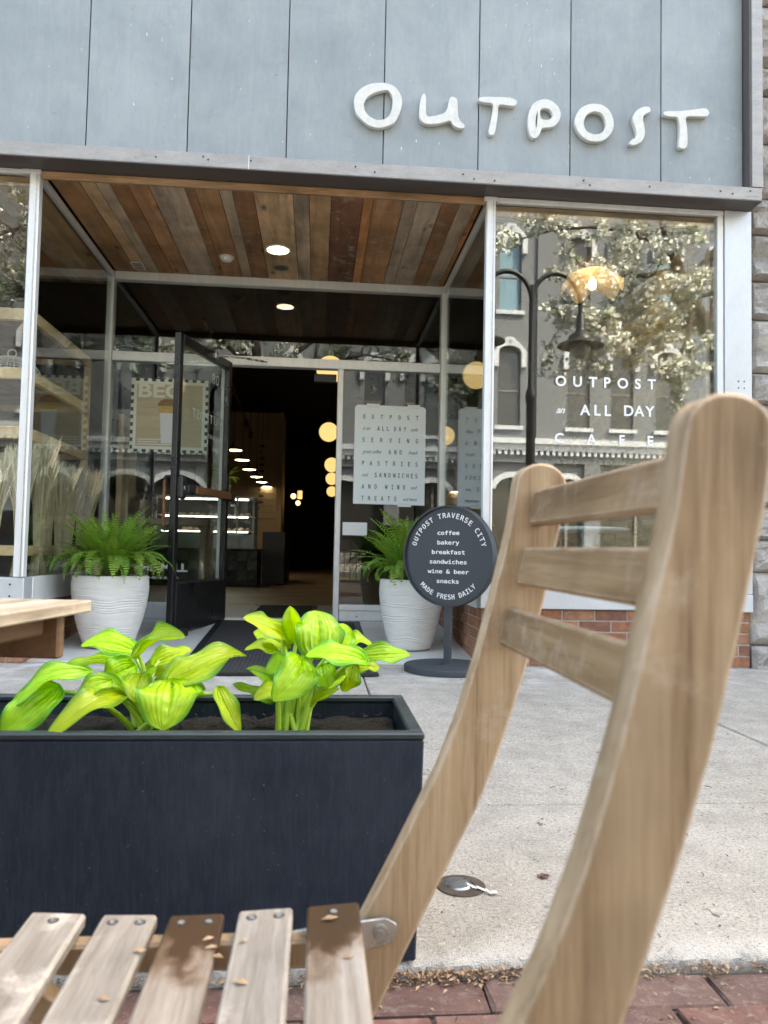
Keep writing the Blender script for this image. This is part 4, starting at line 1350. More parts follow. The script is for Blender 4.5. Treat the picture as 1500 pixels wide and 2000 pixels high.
def door_mat(name, label, x0, x1, y0, y1, tops=None):
    t = thing(name, label, 'door mat', ((x0 + x1) / 2, y0, 0), group=None)
    b = MB()
    ys = [y0 + (y1 - y0) * i / 14 for i in range(15)]
    def zz(y):
        return tops(y) + 0.004
    i0 = None
    for a, c in zip(ys[:-1], ys[1:]):
        b.quad([(x0 + 0.05, a, zz(a) + 0.006), (x1 - 0.05, a, zz(a) + 0.006), (x1 - 0.05, c, zz(c) + 0.006), (x0 + 0.05, c, zz(c) + 0.006)])
    b.build('carpet', MT['mat_rubber'], t, recalc=False)
    b = MB()
    for a, c in zip(ys[:-1], ys[1:]):
        for xa, xb in ((x0, x0 + 0.055), (x1 - 0.055, x1)):
            b.quad([(xa, a, zz(a) + 0.0005), (xb, a, zz(a) + (0.0085 if xb < x1 else 0.0005)), (xb, c, zz(c) + (0.0085 if xb < x1 else 0.0005)), (xa, c, zz(c) + (0.0005 if xa == x0 else 0.0085))])
    for ya, yb_ in ((y0 - 0.03, y0 + 0.03), (y1 - 0.03, y1 + 0.03)):
        b.quad([(x0, ya, zz(ya) + 0.001), (x1, ya, zz(ya) + 0.001), (x1, yb_, zz(yb_) + 0.009), (x0, yb_, zz(yb_) + 0.009)])
    b.build('rubber_border', MT['black_metal'], t, recalc=False)


door_mat('door_mat', 'long black ribbed mat running up the entry ramp to the doorway', -0.80, 0.37, 4.40, 6.40, ramp_z)
door_mat('door_mat', 'black mat just inside the doorway on the grey vestibule floor', -0.62, 0.02, 6.68, 8.1, lambda y: 0.109)


def plant_pot(label, x, y, zb, R0, h):
    t = thing('plant_pot', label, 'plant pot', (x, y, zb), group='white ribbed pots either side of the entry')
    b = MB()
    rr = random.Random(int(x * 100))
    prof = [(0.001, 0.0), (R0 * 0.52, 0.0), (R0 * 0.62, 0.012)]
    n = 56
    for i in range(1, n + 1):
        f = i / n
        r = R0 * (0.63 + 0.37 * math.sin(min(1, f * 1.08) * math.pi / 2) ** 0.9)
        if f > 0.8:
            r -= R0 * 0.03 * ((f - 0.8) / 0.2) ** 2
        rib = 0.0018 * (1 if i % 2 else -1) * (1 if f < 0.84 else 0.1) * rr.uniform(0.5, 1.3)
        prof.append((r + rib, 0.012 + (h - 0.012) * f))
    rt = prof[-1][0]
    prof += [(rt - 0.008, h + 0.006), (rt - 0.024, h + 0.004), (rt - 0.03, h - 0.03), (rt - 0.035, h - 0.08)]
    b.lathe(prof, (0, 0, 0), 56)
    # the hand-combed rings wander a little
    for i, (px, py, pz) in enumerate(b.v):
        a = math.atan2(py, px)
        if 0.02 < pz < h * 0.9:
            dz = 0.006 * math.sin(a * 3 + pz * 9) + 0.004 * math.sin(a * 7 + 2)
            b.v[i] = (px, py, pz + dz)
    b.build('body', MT['pot'], t, (x, y, zb), smooth=True)
    b = MB()
    b.lathe([(0.0001, h - 0.05), (rt - 0.034, h - 0.055)], (0, 0, 0), 32)
    s = b.build('soil', MT['soil'], t, (x, y, zb))
    return rt


PL = (-1.385, 5.36, ramp_z(5.36) - 0.004)
PR = (0.665, 5.36, ramp_z(5.36) - 0.004)
plant_pot('whitewashed ribbed pot left of the doorway, beside the open black door', *PL, 0.252, 0.475)
plant_pot('whitewashed ribbed pot right of the doorway, half behind the round sign', *PR, 0.225, 0.480)


def frond_mesh(L, droop, seed, mat):
    """one arching frond with paired leaflets, growing along +x from the origin"""
    rr = random.Random(seed)
    b = MB()
    n = 25
    curl = rr.uniform(-0.12, 0.12)
    pts = []
    for i in range(n + 1):
        s = i / n
        a = rr.uniform(-0.004, 0.004)
        ang = 1.25 - droop * s ** 1.25
        if i == 0:
            p = Vector((0, 0, 0))
        else:
            p = pts[-1] + Vector((math.cos(ang), curl * s, math.sin(ang))) * (L / n)
        pts.append(p)
    b.tube(pts, [0.0026 * (1 - 0.75 * i / n) for i in range(n + 1)], 4, cap=False)
    for i in range(3, n + 1):
        s = i / n
        w = L * 0.100 * (math.sin(math.pi * min(1, (s * 0.92 + 0.1))) ** 0.6) * rr.uniform(0.85, 1.1)
        if s > 0.96:
            w *= 0.6
        d = (pts[i] - pts[i - 1]).normalized()
        side = d.cross(Vector((0, 0, 1))).normalized()
        nr = side.cross(d)
        for sg in (-1, 1):
            sd = side * sg
            base = pts[i]
            tip = base + sd * w + d * w * 0.30 + nr * w * rr.uniform(-0.12, 0.22)
            hw = d * (L / n) * 0.30
            mid = base + sd * w * 0.45 + d * w * 0.10 + nr * w * 0.12
            i0 = len(b.v)
            b.v += [tuple(base - hw * 0.8), tuple(base + hw * 0.8), tuple(mid + hw), tuple(mid - hw), tuple(tip)]
            b.f += [(i0, i0 + 1, i0 + 2, i0 + 3), (i0 + 3, i0 + 2, i0 + 4)]
            b.uv += [[(0, 0.4), (0, 0.6), (.5, 0.62), (.5, 0.38)], [(.5, 0.38), (.5, 0.62), (1, 0.5)]]
    me = b.mesh('frond', recalc=False)
    me.materials.append(mat)
    return me


FRONDS = [frond_mesh(0.41, 0.75, 1, MT['fern']), frond_mesh(0.40, 1.25, 2, MT['fern']), frond_mesh(0.34, 2.1, 3, MT['fern']), frond_mesh(0.42, 2.6, 4, MT['fern']),
          frond_mesh(0.35, 0.5, 5, MT['fern']), frond_mesh(0.38, 3.0, 6, MT['fern']), frond_mesh(0.33, 2.7, 7, MT['fern_dry'])]


def fern(label, x, y, z, n, seed, spread_=1.0, tall=1.0):
    t = thing('fern', label, 'fern', (x, y, z), group='green ferns in the white pots')
    rr = random.Random(seed)
    for i in range(n):
        a = i * 2.39996 + rr.uniform(-0.3, 0.3)
        f = i / n
        if f < 0.46:
            m = FRONDS[rr.choice((0, 4, 0, 4, 1))]
        elif f < 0.66:
            m = FRONDS[rr.choice((1, 2, 0))]
        else:
            m = FRONDS[rr.choice((3, 5, 2, 6 if rr.random() < 0.5 else 3))]
        r = 0.02 + 0.12 * f * rr.uniform(0.5, 1.0)
        o = link('frond', m, None, t, (x + r * math.cos(a), y + r * math.sin(a), z + rr.uniform(-0.02, 0.03)))
        tilt = (0.42 if f < 0.46 else 0.0) * rr.uniform(-0.6, 1.0)
        sc = rr.uniform(0.7, 1.12) * (tall if f < 0.5 else spread_)
        o.rotation_euler = (rr.uniform(-0.25, 0.25), -tilt, a)
        o.scale = (sc, sc, sc)
    b = MB()
    for k in range(130):
        a = rr.uniform(0, 6.28)
        r = rr.uniform(0.02, 0.20)
        p = Vector((r * math.cos(a), r * math.sin(a), rr.uniform(-0.03, 0.10)))
        q = Vector((rr.uniform(-.02, .02), rr.uniform(-.02, .02), rr.uniform(-0.02, 0.04)))
        w = Vector((rr.uniform(-.01, .01), rr.uniform(-.01, .01), 0.004))
        b.quad([p, p + w, p + q + w * 0.5, p + q])
    o = b.build('undergrowth', MT['fern_dry'] if seed % 2 else MT['fern'], t, (x, y, z), recalc=False)
    o['kind'] = 'stuff'


fern('bushy green fern spilling over the white pot beside the open black door', PL[0], PL[1], PL[2] + 0.47, 240, 5, 1.08, 1.2)
fern('upright green fern with drooping fronds in the pot behind the round sign', PR[0], PR[1], PR[2] + 0.47, 190, 8, 1.0, 1.28)


def round_sign():
    cx, cy = 0.80, 4.615
    a = R(38)                      # faces a little to the left
    t = thing('sidewalk_sign', 'round dark grey pavement sign on a post listing coffee, bakery and breakfast', 'sign', (cx, cy, 0), -a, local=True)
    b = MB()
    Rb = 0.262
    b.lathe([(0.0001, 0.0), (Rb, 0.0), (Rb, 0.032), (Rb - 0.004, 0.037), (0.0001, 0.038)], (0, 0, 0), 48)
    b.build('base_plate', MT['sign_base'], t, smooth=True)
    b = MB()
    b.box(-0.0195, 0.0195, -0.0195, 0.0195, 0.037, 0.40)
    b.build('post', MT['sign_dark'], t, bevel=0.003)
    b = MB()
    b.lathe([(0.0001, 0.0), (0.05, 0.0), (0.05, 0.006), (0.0001, 0.0065)], (0, 0, 0.038), 24)
    b.build('post_flange', MT['sign_base'], t)
    # disc with raised rim, axis along local y
    zc, Rd, th = 0.69, 0.306, 0.062
    b = MB()
    b.lathe([(0.0001, -th / 2 + 0.018), (Rd - 0.0095, -th / 2 + 0.018), (Rd - 0.008, -th / 2), (Rd - 0.001, -th / 2), (Rd, -th / 2 + 0.002), (Rd, th / 2), (0.0001, th / 2)], (0, 0, 0), 72)
    me = b.mesh('disc', smooth=True)
    me.transform(Matrix.Rotation(-math.pi / 2, 4, 'X'))
    link('disc', me, MT['sign_dark'], t, (0, 0, zc))
    yf = -th / 2 + 0.0175
    W = MT['white_vinyl']
    for i, (s, wd) in enumerate((('coffee', 0.150), ('bakery', 0.150), ('breakfast', 0.225), ('sandwiches', 0.252), ('wine & beer', 0.280), ('snacks', 0.150))):
        me = text_mesh(s, 0.044, fnt=F_MONO, bold=0.0007, width=wd)
        me.transform(Matrix.Translation((-wd / 2, 0, 0)))
        me.transform(Matrix.Rotation(math.pi / 2, 4, 'X'))
        link('menu_word', me, W, t, (0, yf, zc + 0.128 - i * 0.0585))

    def arc(s, r, a0, a1, flip, size):
        n = len(s)
        for i, c in enumerate(s):
            if c == ' ':
                continue
            th_ = a0 + (a1 - a0) * i / (n - 1)
            me = text_mesh(c, size, fnt=F_MONO, bold=0.0006, align='CENTER')
            rot = th_ - math.pi / 2 if not flip else th_ + math.pi / 2
            me.transform(Matrix.Rotation(rot, 4, 'Z'))
            me.transform(Matrix.Translation((r * math.cos(th_), r * math.sin(th_), 0)))
            me.transform(Matrix.Rotation(math.pi / 2, 4, 'X'))
            link('arc_letter', me, W, t, (0, yf, zc))
    arc('OUTPOST TRAVERSE CITY', 0.232, R(163), R(17), False, 0.058)
    arc('MADE FRESH DAILY', 0.262, R(226), R(314), True, 0.055)


round_sign()


# ================================================================== PLANTER AND HOSTAS
def planter():
    x0, x1, yf, yb, h = -0.80, 0.198, 1.370, 1.730, 0.396
    t = thing('planter_box', 'tall charcoal rectangular planter box at the pavement edge holding two hostas', 'planter', ((x0 + x1) / 2, 1.55, 0))
    w = 0.021
    tp = 0.008
    def wall(name, p):
        b = MB()
        b.v = p
        b.f = [(0, 1, 2, 3), (7, 6, 5, 4), (0, 4, 5, 1), (1, 5, 6, 2), (2, 6, 7, 3), (3, 7, 4, 0)]
        b.uv = [[(0, 0)] * 4] * 6
        return b.build(name, MT['planter'], t, bevel=0.003)
    zt = h - 0.013
    wall('front_panel', [(x0, yf, zt), (x1, yf, zt), (x1 - tp, yf + 0.002, 0), (x0 + tp, yf + 0.002, 0), (x0, yf + w, zt), (x1, yf + w, zt), (x1 - tp, yf + w, 0), (x0 + tp, yf + w, 0)])
    wall('back_panel', [(x0, yb - w, zt), (x1, yb - w, zt), (x1 - tp, yb - w, 0), (x0 + tp, yb - w, 0), (x0, yb, zt), (x1, yb, zt), (x1 - tp, yb, 0), (x0 + tp, yb, 0)])
    for xa, s in ((x0, 1), (x1, -1)):
        wall('end_panel', [(xa, yf + w + 0.0005, zt), (xa, yb - w - 0.0005, zt), (xa + s * tp, yb - w - 0.0005, 0), (xa + s * tp, yf + w + 0.0005, 0), (xa + s * w, yf + w + 0.0005, zt), (xa + s * w, yb - w - 0.0005, zt), (xa + s * (w + tp), yb - w - 0.0005, 0), (xa + s * (w + tp), yf + w + 0.0005, 0)])
    m = MT['planter_rim']
    box('rim', x0 - 0.001, x1 + 0.001, yf - 0.001, yf + w + 0.004, zt + 0.0005, h, m, t, 0.003)
    box('rim', x0 - 0.001, x1 + 0.001, yb - w - 0.004, yb + 0.001, zt + 0.0005, h, m, t, 0.003)
    for xa, xb in ((x0 - 0.001, x0 + w + 0.004), (x1 - w - 0.004, x1 + 0.001)):
        box('rim', xa, xb, yf + w + 0.0045, yb - w - 0.0045, zt + 0.0005, h, m, t, 0.003)
    # pale inner lining at the far corner
    b = MB()
    rr = random.Random(2)
    b.grid(lambda u, v: (x0 + 0.03 + u * (x1 - x0 - 0.06), yf + 0.03 + v * (yb - yf - 0.06), 0.352 + 0.012 * mnoise.noise(Vector((u * 22, v * 9, 0))) + 0.006 * mnoise.noise(Vector((u * 70, v * 30, 4)))), 70, 26)
    for k in range(1100):
        p = Vector((rr.uniform(x0 + 0.04, x1 - 0.04), rr.uniform(yf + 0.04, yb - 0.04), 0.358 + rr.uniform(0, 0.008)))
        q = Vector((rr.uniform(-.012, .012), rr.uniform(-.012, .012), rr.uniform(-.003, .005)))
        s = Vector((q.y, -q.x, 0.002)) * 0.25
        b.quad([p, p + q, p + q + s, p + s])
    o = b.build('soil', MT['soil'], t, recalc=False, smooth=True)
    o['kind'] = 'stuff'


planter()


def hosta_leaf(base, tip, width, nrm, arch, cup, seed):
    base, tip, nrm = Vector(base), Vector(tip), Vector(nrm)
    ax = tip - base
    L = ax.length
    d = ax.normalized()
    side = d.cross(nrm).normalized()
    upv = side.cross(d).normalized()
    rr = random.Random(seed)
    ph, ph2 = rr.uniform(0, 6), rr.uniform(0, 6)
    tw = rr.uniform(-0.25, 0.25)
    bend = rr.uniform(-0.10, 0.10)
    peak = (0.36 / 0.98) ** 0.5
    def fn(u, v):
        s = (v - 0.5) * 2
        sh = (u ** 0.42) * max(0, 1 - u) ** 0.62 * 1.62
        w = width / 2 * min(sh, 1.05)
        lobe = -0.09 * L * abs(s) ** 1.5 * (1 - u) ** 5
        mid = base + d * (u * L + lobe) + upv * (arch * L * 4 * u * (1 - u) - 0.14 * L * u ** 3) + side * (bend * L * 4 * u * (1 - u))
        wave = 0.125 * width * math.sin(u * 8.5 + ph + (1.3 if s > 0 else 0)) * abs(s) ** 2.2 * math.sin(math.pi * min(1, u * 1.05))
        puck = 0.014 * width * math.sin(u * 34 + ph2) * math.cos(s * 6) * (1 - abs(s))
        ridge = -0.018 * width * math.cos(s * 26) * (1 - u)
        lift = cup * abs(s) ** 1.4 * w
        twist = tw * (u - 0.3) * s * w
        gut = -0.06 * width * (1 - min(1, abs(s) / 0.16)) * (1 - u)
        return mid + side * s * w * (1 - 0.25 * cup) + upv * (lift + wave + puck + ridge + twist + gut)
    b = MB()
    b.grid(fn, 20, 22)
    return b.mesh('leaf', smooth=True, recalc=False)


def hosta(label, root, leaves, seed, extra=()):
    t = thing('hosta_plant', label, 'hosta', root, group='chartreuse hostas in the charcoal planter')
    rr = random.Random(seed)
    rt = Vector(root)
    # young inner leaves, half hidden by the big ones
    leaves = list(leaves)
    for k in range(7):
        a = k * 2.4 + seed
        b0 = rt + Vector((0.045 * math.cos(a), 0.03 * math.sin(a) + 0.02, rr.uniform(0.05, 0.11)))
        t0 = b0 + Vector((0.075 * math.cos(a), 0.05 * math.sin(a) + 0.01, rr.uniform(0.02, 0.06)))
        leaves.append((tuple(b0), tuple(t0), rr.uniform(0.026, 0.042), (-0.5 * math.cos(a), -0.6, 0.6), 0.08, 0.35))
    for i, (b0, t0, w, n, arch, cup) in enumerate(leaves):
        me = hosta_leaf(b0, t0, w * 1.28, n, arch, cup, seed * 31 + i)
        lf = link('leaf', me, MT['hosta'], t, (0, 0, 0))
        # mesh is written in world coordinates: keep it there
        WP[lf.name] = Vector((0, 0, 0))
        bb = Vector(b0)
        foot = rt + Vector((rr.uniform(-0.03, 0.03), rr.uniform(-0.03, 0.03), -0.005))
        ctrl = foot + (bb - foot) * 0.5 + Vector((0, 0, 0.045)) + (foot - bb).cross(Vector((0, 0, 1))) * 0.05
        tipdir = (Vector(t0) - bb).normalized()
        pts = []
        for k in range(10):
            s = k / 9
            pts.append(foot * (1 - s) ** 2 + ctrl * 2 * s * (1 - s) + (bb + tipdir * 0.012) * s * s)
        q = MB()
        q.tube(pts, [0.0062 - 0.0028 * k / 9 for k in range(10)], 8)
        st = q.build('leaf_stem', MT['petiole'], lf, smooth=True)
    for k in range(len(extra)):
        pass


HOSTA_A = [
  ((-0.481,1.500,0.450),(-0.547,1.420,0.385),0.078,(0.3, -0.55, 0.75),0.1,0.15),
  ((-0.431,1.520,0.477),(-0.548,1.450,0.436),0.065,(0, -0.4, 0.92),0.14,0.12),
  ((-0.388,1.620,0.473),(-0.506,1.600,0.478),0.059,(0, -0.35, 0.93),0.08,0.2),
  ((-0.360,1.500,0.438),(-0.452,1.370,0.403),0.059,(0.1, -0.5, 0.85),0.16,0.1),
  ((-0.360,1.600,0.504),(-0.468,1.600,0.527),0.062,(0.1, -0.6, 0.8),0.06,0.1),
  ((-0.351,1.550,0.500),(-0.255,1.500,0.556),0.063,(-0.3, -0.5, 0.8),0.05,0.5),
  ((-0.269,1.500,0.462),(-0.265,1.410,0.401),0.118,(0, -0.8, 0.6),0.14,0.05),
  ((-0.268,1.500,0.454),(-0.140,1.600,0.518),0.095,(-0.45, -0.75, 0.5),0.1,0.3),
  ((-0.176,1.470,0.454),(-0.129,1.440,0.384),0.043,(0.5, -0.8, 0.3),0.1,0.3),
  ((-0.357,1.580,0.480),(-0.407,1.560,0.448),0.069,(0.3, -0.7, 0.6),0.1,0.2),
  ((-0.342,1.620,0.465),(-0.284,1.640,0.458),0.061,(-0.1, -0.5, 0.8),0.1,0.2),
  ((-0.377,1.620,0.442),(-0.467,1.620,0.419),0.054,(0, -0.3, 0.9),0.1,0.2),
  ((-0.327,1.620,0.478),(-0.257,1.640,0.512),0.061,(-0.2, -0.6, 0.75),0.08,0.2),
  ((-0.377,1.480,0.466),(-0.424,1.440,0.429),0.049,(0.1, -0.6, 0.8),0.14,0.15),
  ((-0.330,1.520,0.471),(-0.330,1.470,0.434),0.056,(0.1, -0.9, 0.4),0.1,0.2),
  ((-0.388,1.660,0.478),(-0.431,1.680,0.516),0.067,(0.2, -0.7, 0.6),0.06,0.2),
  ((-0.267,1.550,0.435),(-0.212,1.560,0.443),0.046,(-0.1, -0.5, 0.85),0.1,0.2),
]
HOSTA_B = [
  ((-0.055,1.580,0.538),(-0.130,1.520,0.590),0.064,(0.35, -0.6, 0.7),0.06,0.2),
  ((-0.032,1.580,0.533),(-0.052,1.560,0.600),0.050,(-0.2, -0.9, 0.3),0.03,0.4),
  ((0.008,1.530,0.510),(0.001,1.580,0.600),0.100,(0.05, -0.85, 0.5),0.06,0.12),
  ((-0.055,1.620,0.516),(-0.124,1.620,0.551),0.059,(0.2, -0.6, 0.7),0.06,0.2),
  ((-0.069,1.600,0.504),(-0.138,1.580,0.520),0.038,(0.1, -0.5, 0.8),0.08,0.2),
  ((-0.023,1.500,0.504),(-0.068,1.420,0.449),0.078,(0.25, -0.75, 0.6),0.16,0.1),
  ((-0.067,1.520,0.446),(-0.107,1.470,0.439),0.040,(0.3, -0.7, 0.6),0.15,0.2),
  ((0.096,1.480,0.508),(-0.013,1.460,0.529),0.065,(0.05, -0.55, 0.8),0.08,0.1),
  ((0.093,1.550,0.506),(0.193,1.550,0.519),0.054,(-0.1, -0.6, 0.75),0.08,0.15),
  ((0.078,1.550,0.490),(0.063,1.550,0.432),0.048,(0.6, -0.75, 0.1),0.08,0.2),
  ((0.058,1.640,0.514),(0.125,1.660,0.525),0.055,(-0.1, -0.5, 0.85),0.06,0.2),
  ((-0.029,1.570,0.494),(-0.012,1.540,0.443),0.052,(-0.3, -0.9, 0.2),0.08,0.2),
  ((0.028,1.620,0.492),(0.082,1.640,0.508),0.061,(-0.1, -0.6, 0.8),0.08,0.2),
  ((-0.015,1.630,0.515),(-0.076,1.640,0.563),0.065,(0.2, -0.7, 0.6),0.05,0.2),
  ((0.044,1.640,0.500),(0.058,1.660,0.563),0.068,(-0.2, -0.8, 0.5),0.05,0.2),
  ((-0.044,1.560,0.485),(-0.094,1.540,0.477),0.052,(0.3, -0.7, 0.6),0.1,0.2),
  ((0.017,1.530,0.490),(0.027,1.500,0.455),0.057,(-0.2, -0.85, 0.4),0.1,0.15),
  ((0.082,1.620,0.477),(0.138,1.620,0.477),0.050,(-0.1, -0.6, 0.75),0.1,0.2),
]
hosta('chartreuse hosta with wide low spreading leaves in the left half of the planter', (-0.318, 1.545, 0.356), HOSTA_A, 3)
hosta('upright chartreuse hosta with clustered stems nearer the planter\'s right end', (-0.040, 1.55, 0.356), HOSTA_B, 7)


# ================================================================== CHAIR AND TABLE
def folding_chair():
    zf = -0.018
    t = thing('folding_chair', 'weathered slatted wooden folding chair seen side-on in the foreground', 'chair', (0.0, 0.6, zf))
    # side profile of a back post, x-z, from the rounded top to the foot
    left = [(0.2065, 0.792), (0.200, 0.745), (0.192, 0.71), (0.182, 0.668), (0.168, 0.612), (0.150, 0.552), (0.130, 0.50), (0.113, 0.466), (0.086, 0.412), (0.057, 0.356), (0.018, 0.276), (-0.04, 0.16), (-0.138, zf)]
    rgt = [(0.256, 0.790), (0.2505, 0.75), (0.243, 0.715), (0.233, 0.67), (0.219, 0.615), (0.203, 0.563), (0.183, 0.505), (0.166, 0.462), (0.139, 0.408), (0.110, 0.350), (0.071, 0.270), (0.013, 0.155), (-0.083, zf)]
    cx, cz, rr_ = 0.2313, 0.791, 0.0248
    cap = [(cx + rr_ * math.cos(a), cz + 0.020 * math.sin(a)) for a in [math.pi * k / 10 for k in range(0, 11)]]
    outline = rgt[::-1] + cap[1:-1] + left
    for y in (0.413, 0.78):
        prism('back_post', [outline], y + 0.011, 0.019, MT['teak'], t, 0.0022)
    # three back slats, let into the inner faces of the posts
    for (xt, zt, xb, zb) in ((0.2245, 0.784, 0.2185, 0.748), (0.213, 0.7245, 0.2055, 0.686), (0.198, 0.663, 0.1885, 0.6245)):
        cx_, cz_ = (xt + xb) / 2 + 0.006, (zt + zb) / 2
        h = math.hypot(xt - xb, zt - zb)
        ang = math.atan2(xt - xb, zt - zb)
        box('back_slat', cx_ - 0.0065, cx_ + 0.0065, 0.4355, 0.7795, cz_ - h / 2, cz_ + h / 2, MT['teak_across'], t, 0.0025, rot=(0, ang, 0))
    # seat slats, running along the chair's width, dished a little
    xs = [(-0.338, -0.288, 0.376), (-0.2545, -0.2055, 0.3785), (-0.190, -0.1405, 0.3755), (-0.1285, -0.0785, 0.3745), (-0.0645, -0.0145, 0.378), (-0.001, 0.0485, 0.3815)]
    tilt = [0.03, 0.05, 0.02, -0.02, -0.05, -0.07]
    for i, (a, c, z) in enumerate(xs):
        m = MT['seat_stained'] if i in (3, 5) else MT['seat_wood']
        s = box('seat_slat', a, c, 0.445, 0.752, z - 0.013, z, m, t, 0.0022, rot=(0, tilt[i], 0))
        if i in (3, 5):
            s['label'] = 'seat slat with a dark wet stain at its far end'
        cxs = [(a + c) / 2] if i in (1, 5) else [a + 0.0125, c - 0.0125]
        for x in cxs:
            b = MB()
            zz = z + (-(x - (a + c) / 2)) * tilt[i]
            b.lathe([(0.0034, 0.0004), (0.0032, 0.0010), (0.0016, 0.0012), (0.0008, 0.0004)], (x, 0.736, zz - 0.0002), 10)
            b.build('screw_head', MT['screw'], t)
            b = MB()
            b.lathe([(0.0052, 0.0), (0.0052, 0.0004), (0.0001, 0.0004)], (x, 0.736, zz), 12)
            b.build('screw_hole', MT['dark_screw'], t)
    # rails under the seat, and the second pair of legs, inside the posts
    for y in (0.458, 0.728):
        box('seat_rail', -0.345, 0.045, y, y + 0.019, 0.333, 0.360, MT['teak'], t, 0.003)
        p = 0.737 if y > 0.6 else 0.45
        leg = [(-0.285, 0.352), (-0.262, 0.362), (-0.245, 0.350), (0.265, zf), (0.222, zf)]
        prism('rear_leg', [leg], (0.706 if y > 0.6 else 0.499), 0.018, MT['teak'], t, 0.0015)
        yb_ = 0.7525 if y > 0.6 else 0.450
        pl = [(-0.10, 0.311), (0.062, 0.329), (0.080, 0.333), (0.088, 0.342), (0.086, 0.352), (0.076, 0.357), (0.058, 0.355), (-0.10, 0.336)]
        prism('hinge_plate', [pl], yb_ + (0.021 if y > 0.6 else -0.004), 0.003, MT['chrome'], t, 0.0004)
        for bx, bz in ((0.071, 0.344), (-0.085, 0.325)):
            b = MB()
            s = -1 if y > 0.6 else 1
            y0 = yb_ + (0.0195 if y > 0.6 else -0.0025)
            b.tube([(bx, y0, bz), (bx, y0 + s * 0.0035, bz)], 0.0075, 12)
            b.tube([(bx, y0 + s * 0.0035, bz), (bx, y0 + s * 0.0055, bz)], 0.0045, 6)
            b.build('bolt', MT['screw'], t)
    box('stretcher', -0.005, 0.015, 0.4435, 0.7795, 0.222, 0.246, MT['teak_across'], t, 0.003, rot=(0, 0.45, 0))
    box('stretcher', 0.15, 0.168, 0.510, 0.695, 0.035, 0.06, MT['teak_across'], t, 0.003)


folding_chair()


def folding_table():
    # far right corner of the top, turned a little to the street
    a = R(-9)
    t = thing('folding_table', 'worn wooden folding table whose corner pokes in at the left edge', 'table', (-0.334, 1.19, -0.018), a, local=True)
    zt = 0.637 + 0.018
    W, D, th = 0.56, 0.56, 0.018
    n = 8
    w = W / n
    rr = random.Random(5)
    for i in range(n):
        box('top_slat', -(i + 1) * w + 0.002, -i * w - 0.002 if i else 0.0, -D, 0, zt - th - rr.uniform(0, 0.001), zt - rr.uniform(0, 0.0015), MT['table_wood'], t, 0.0022)
    for y in (-0.055, -D + 0.04):
        box('apron', -W + 0.015, -0.022, y, y + 0.019, zt - th - 0.064, zt - th - 0.002, MT['apron_wood'], t, 0.003)
    box('apron', -0.060, -0.042, -D + 0.062, -0.058, zt - th - 0.030, zt - th - 0.002, MT['apron_wood'], t, 0.003)
    for y in (-0.20, -D + 0.14):
        box('batten', -W + 0.036, -0.064, y, y + 0.03, zt - th - 0.024, zt - th - 0.002, MT['apron_wood'], t, 0.002)
    for x, s in ((-0.235, 1), (-W + 0.055, 1)):
        for (ya, yb_) in ((-0.06, -D + 0.03), (-D + 0.06, -0.03)):
            off = 0.0 if ya > -0.3 else -0.022 if x > -0.3 else 0.022
            b = MB()
            za, zb = zt - th - 0.03, 0.001
            b.v = [(x - 0.009 + off, ya - 0.017, za), (x + 0.009 + off, ya - 0.017, za), (x + 0.009 + off, ya + 0.017, za), (x - 0.009 + off, ya + 0.017, za),
                   (x - 0.009 + off, yb_ - 0.017, zb), (x + 0.009 + off, yb_ - 0.017, zb), (x + 0.009 + off, yb_ + 0.017, zb), (x - 0.009 + off, yb_ + 0.017, zb)]
            b.f = [(0, 1, 2, 3), (4, 7, 6, 5), (0, 4, 5, 1), (1, 5, 6, 2), (2, 6, 7, 3), (3, 7, 4, 0)]
            b.uv = [[(0, 0)] * 4] * 6
            b.build('leg', MT['apron_wood'], t, bevel=0.002)


folding_table()


# ================================================================== SMALL THINGS ON THE PAVEMENT
def ground_light():
    x, y = 0.326, 1.668
    t = thing('ground_light', 'round steel light cover sunk in the concrete beside the planter with white paint drip', 'ground light', (x, y, 0))
    b = MB()
    b.lathe([(0.030, 0.0032), (0.052, 0.0030), (0.054, 0.001)], (x, y, 0), 36)
    b.build('rust_ring', MT['joint_dirt'], t)
    b = MB()
    b.lathe([(0.0001, 0.0068), (0.028, 0.0066), (0.031, 0.0030)], (x - 0.006, y + 0.004, 0), 32)
    b.build('cover', MT['screw'], t, smooth=True)
    b = MB()
    pts = [(x + 0.012, y - 0.004), (x + 0.03, y - 0.02), (x + 0.047, y - 0.032), (x + 0.056, y - 0.047), (x + 0.07, y - 0.04)]
    for p, q in zip(pts[:-1], pts[1:]):
        w = 0.006
        b.quad([(p[0], p[1] - w, 0.0075), (q[0], q[1] - w, 0.0045), (q[0], q[1] + w, 0.0045), (p[0], p[1] + w, 0.0075)])
    b.build('paint_drip', MT['white_vinyl'], t, recalc=False)


ground_light()


def dark_leaf():
    t = MB()
    rr = random.Random(9)
    n = 14
    c = (0.519, 1.703, 0.003)
    ring = []
    for i in range(n):
        a = 2 * math.pi * i / n
        r = 0.015 * rr.uniform(0.55, 1.25)
        ring.append((c[0] + r * math.cos(a), c[1] + r * 0.9 * math.sin(a), c[2] + rr.uniform(0.0, 0.005)))
    for i in range(n):
        t.quad([c, ring[i], ring[(i + 1) % n]])
    o = t.build('withered_leaf', MT['seed_dark'], recalc=False)
    tag(o, 'dark withered leaf lying on the concrete right of the ground light', 'leaf')


dark_leaf()


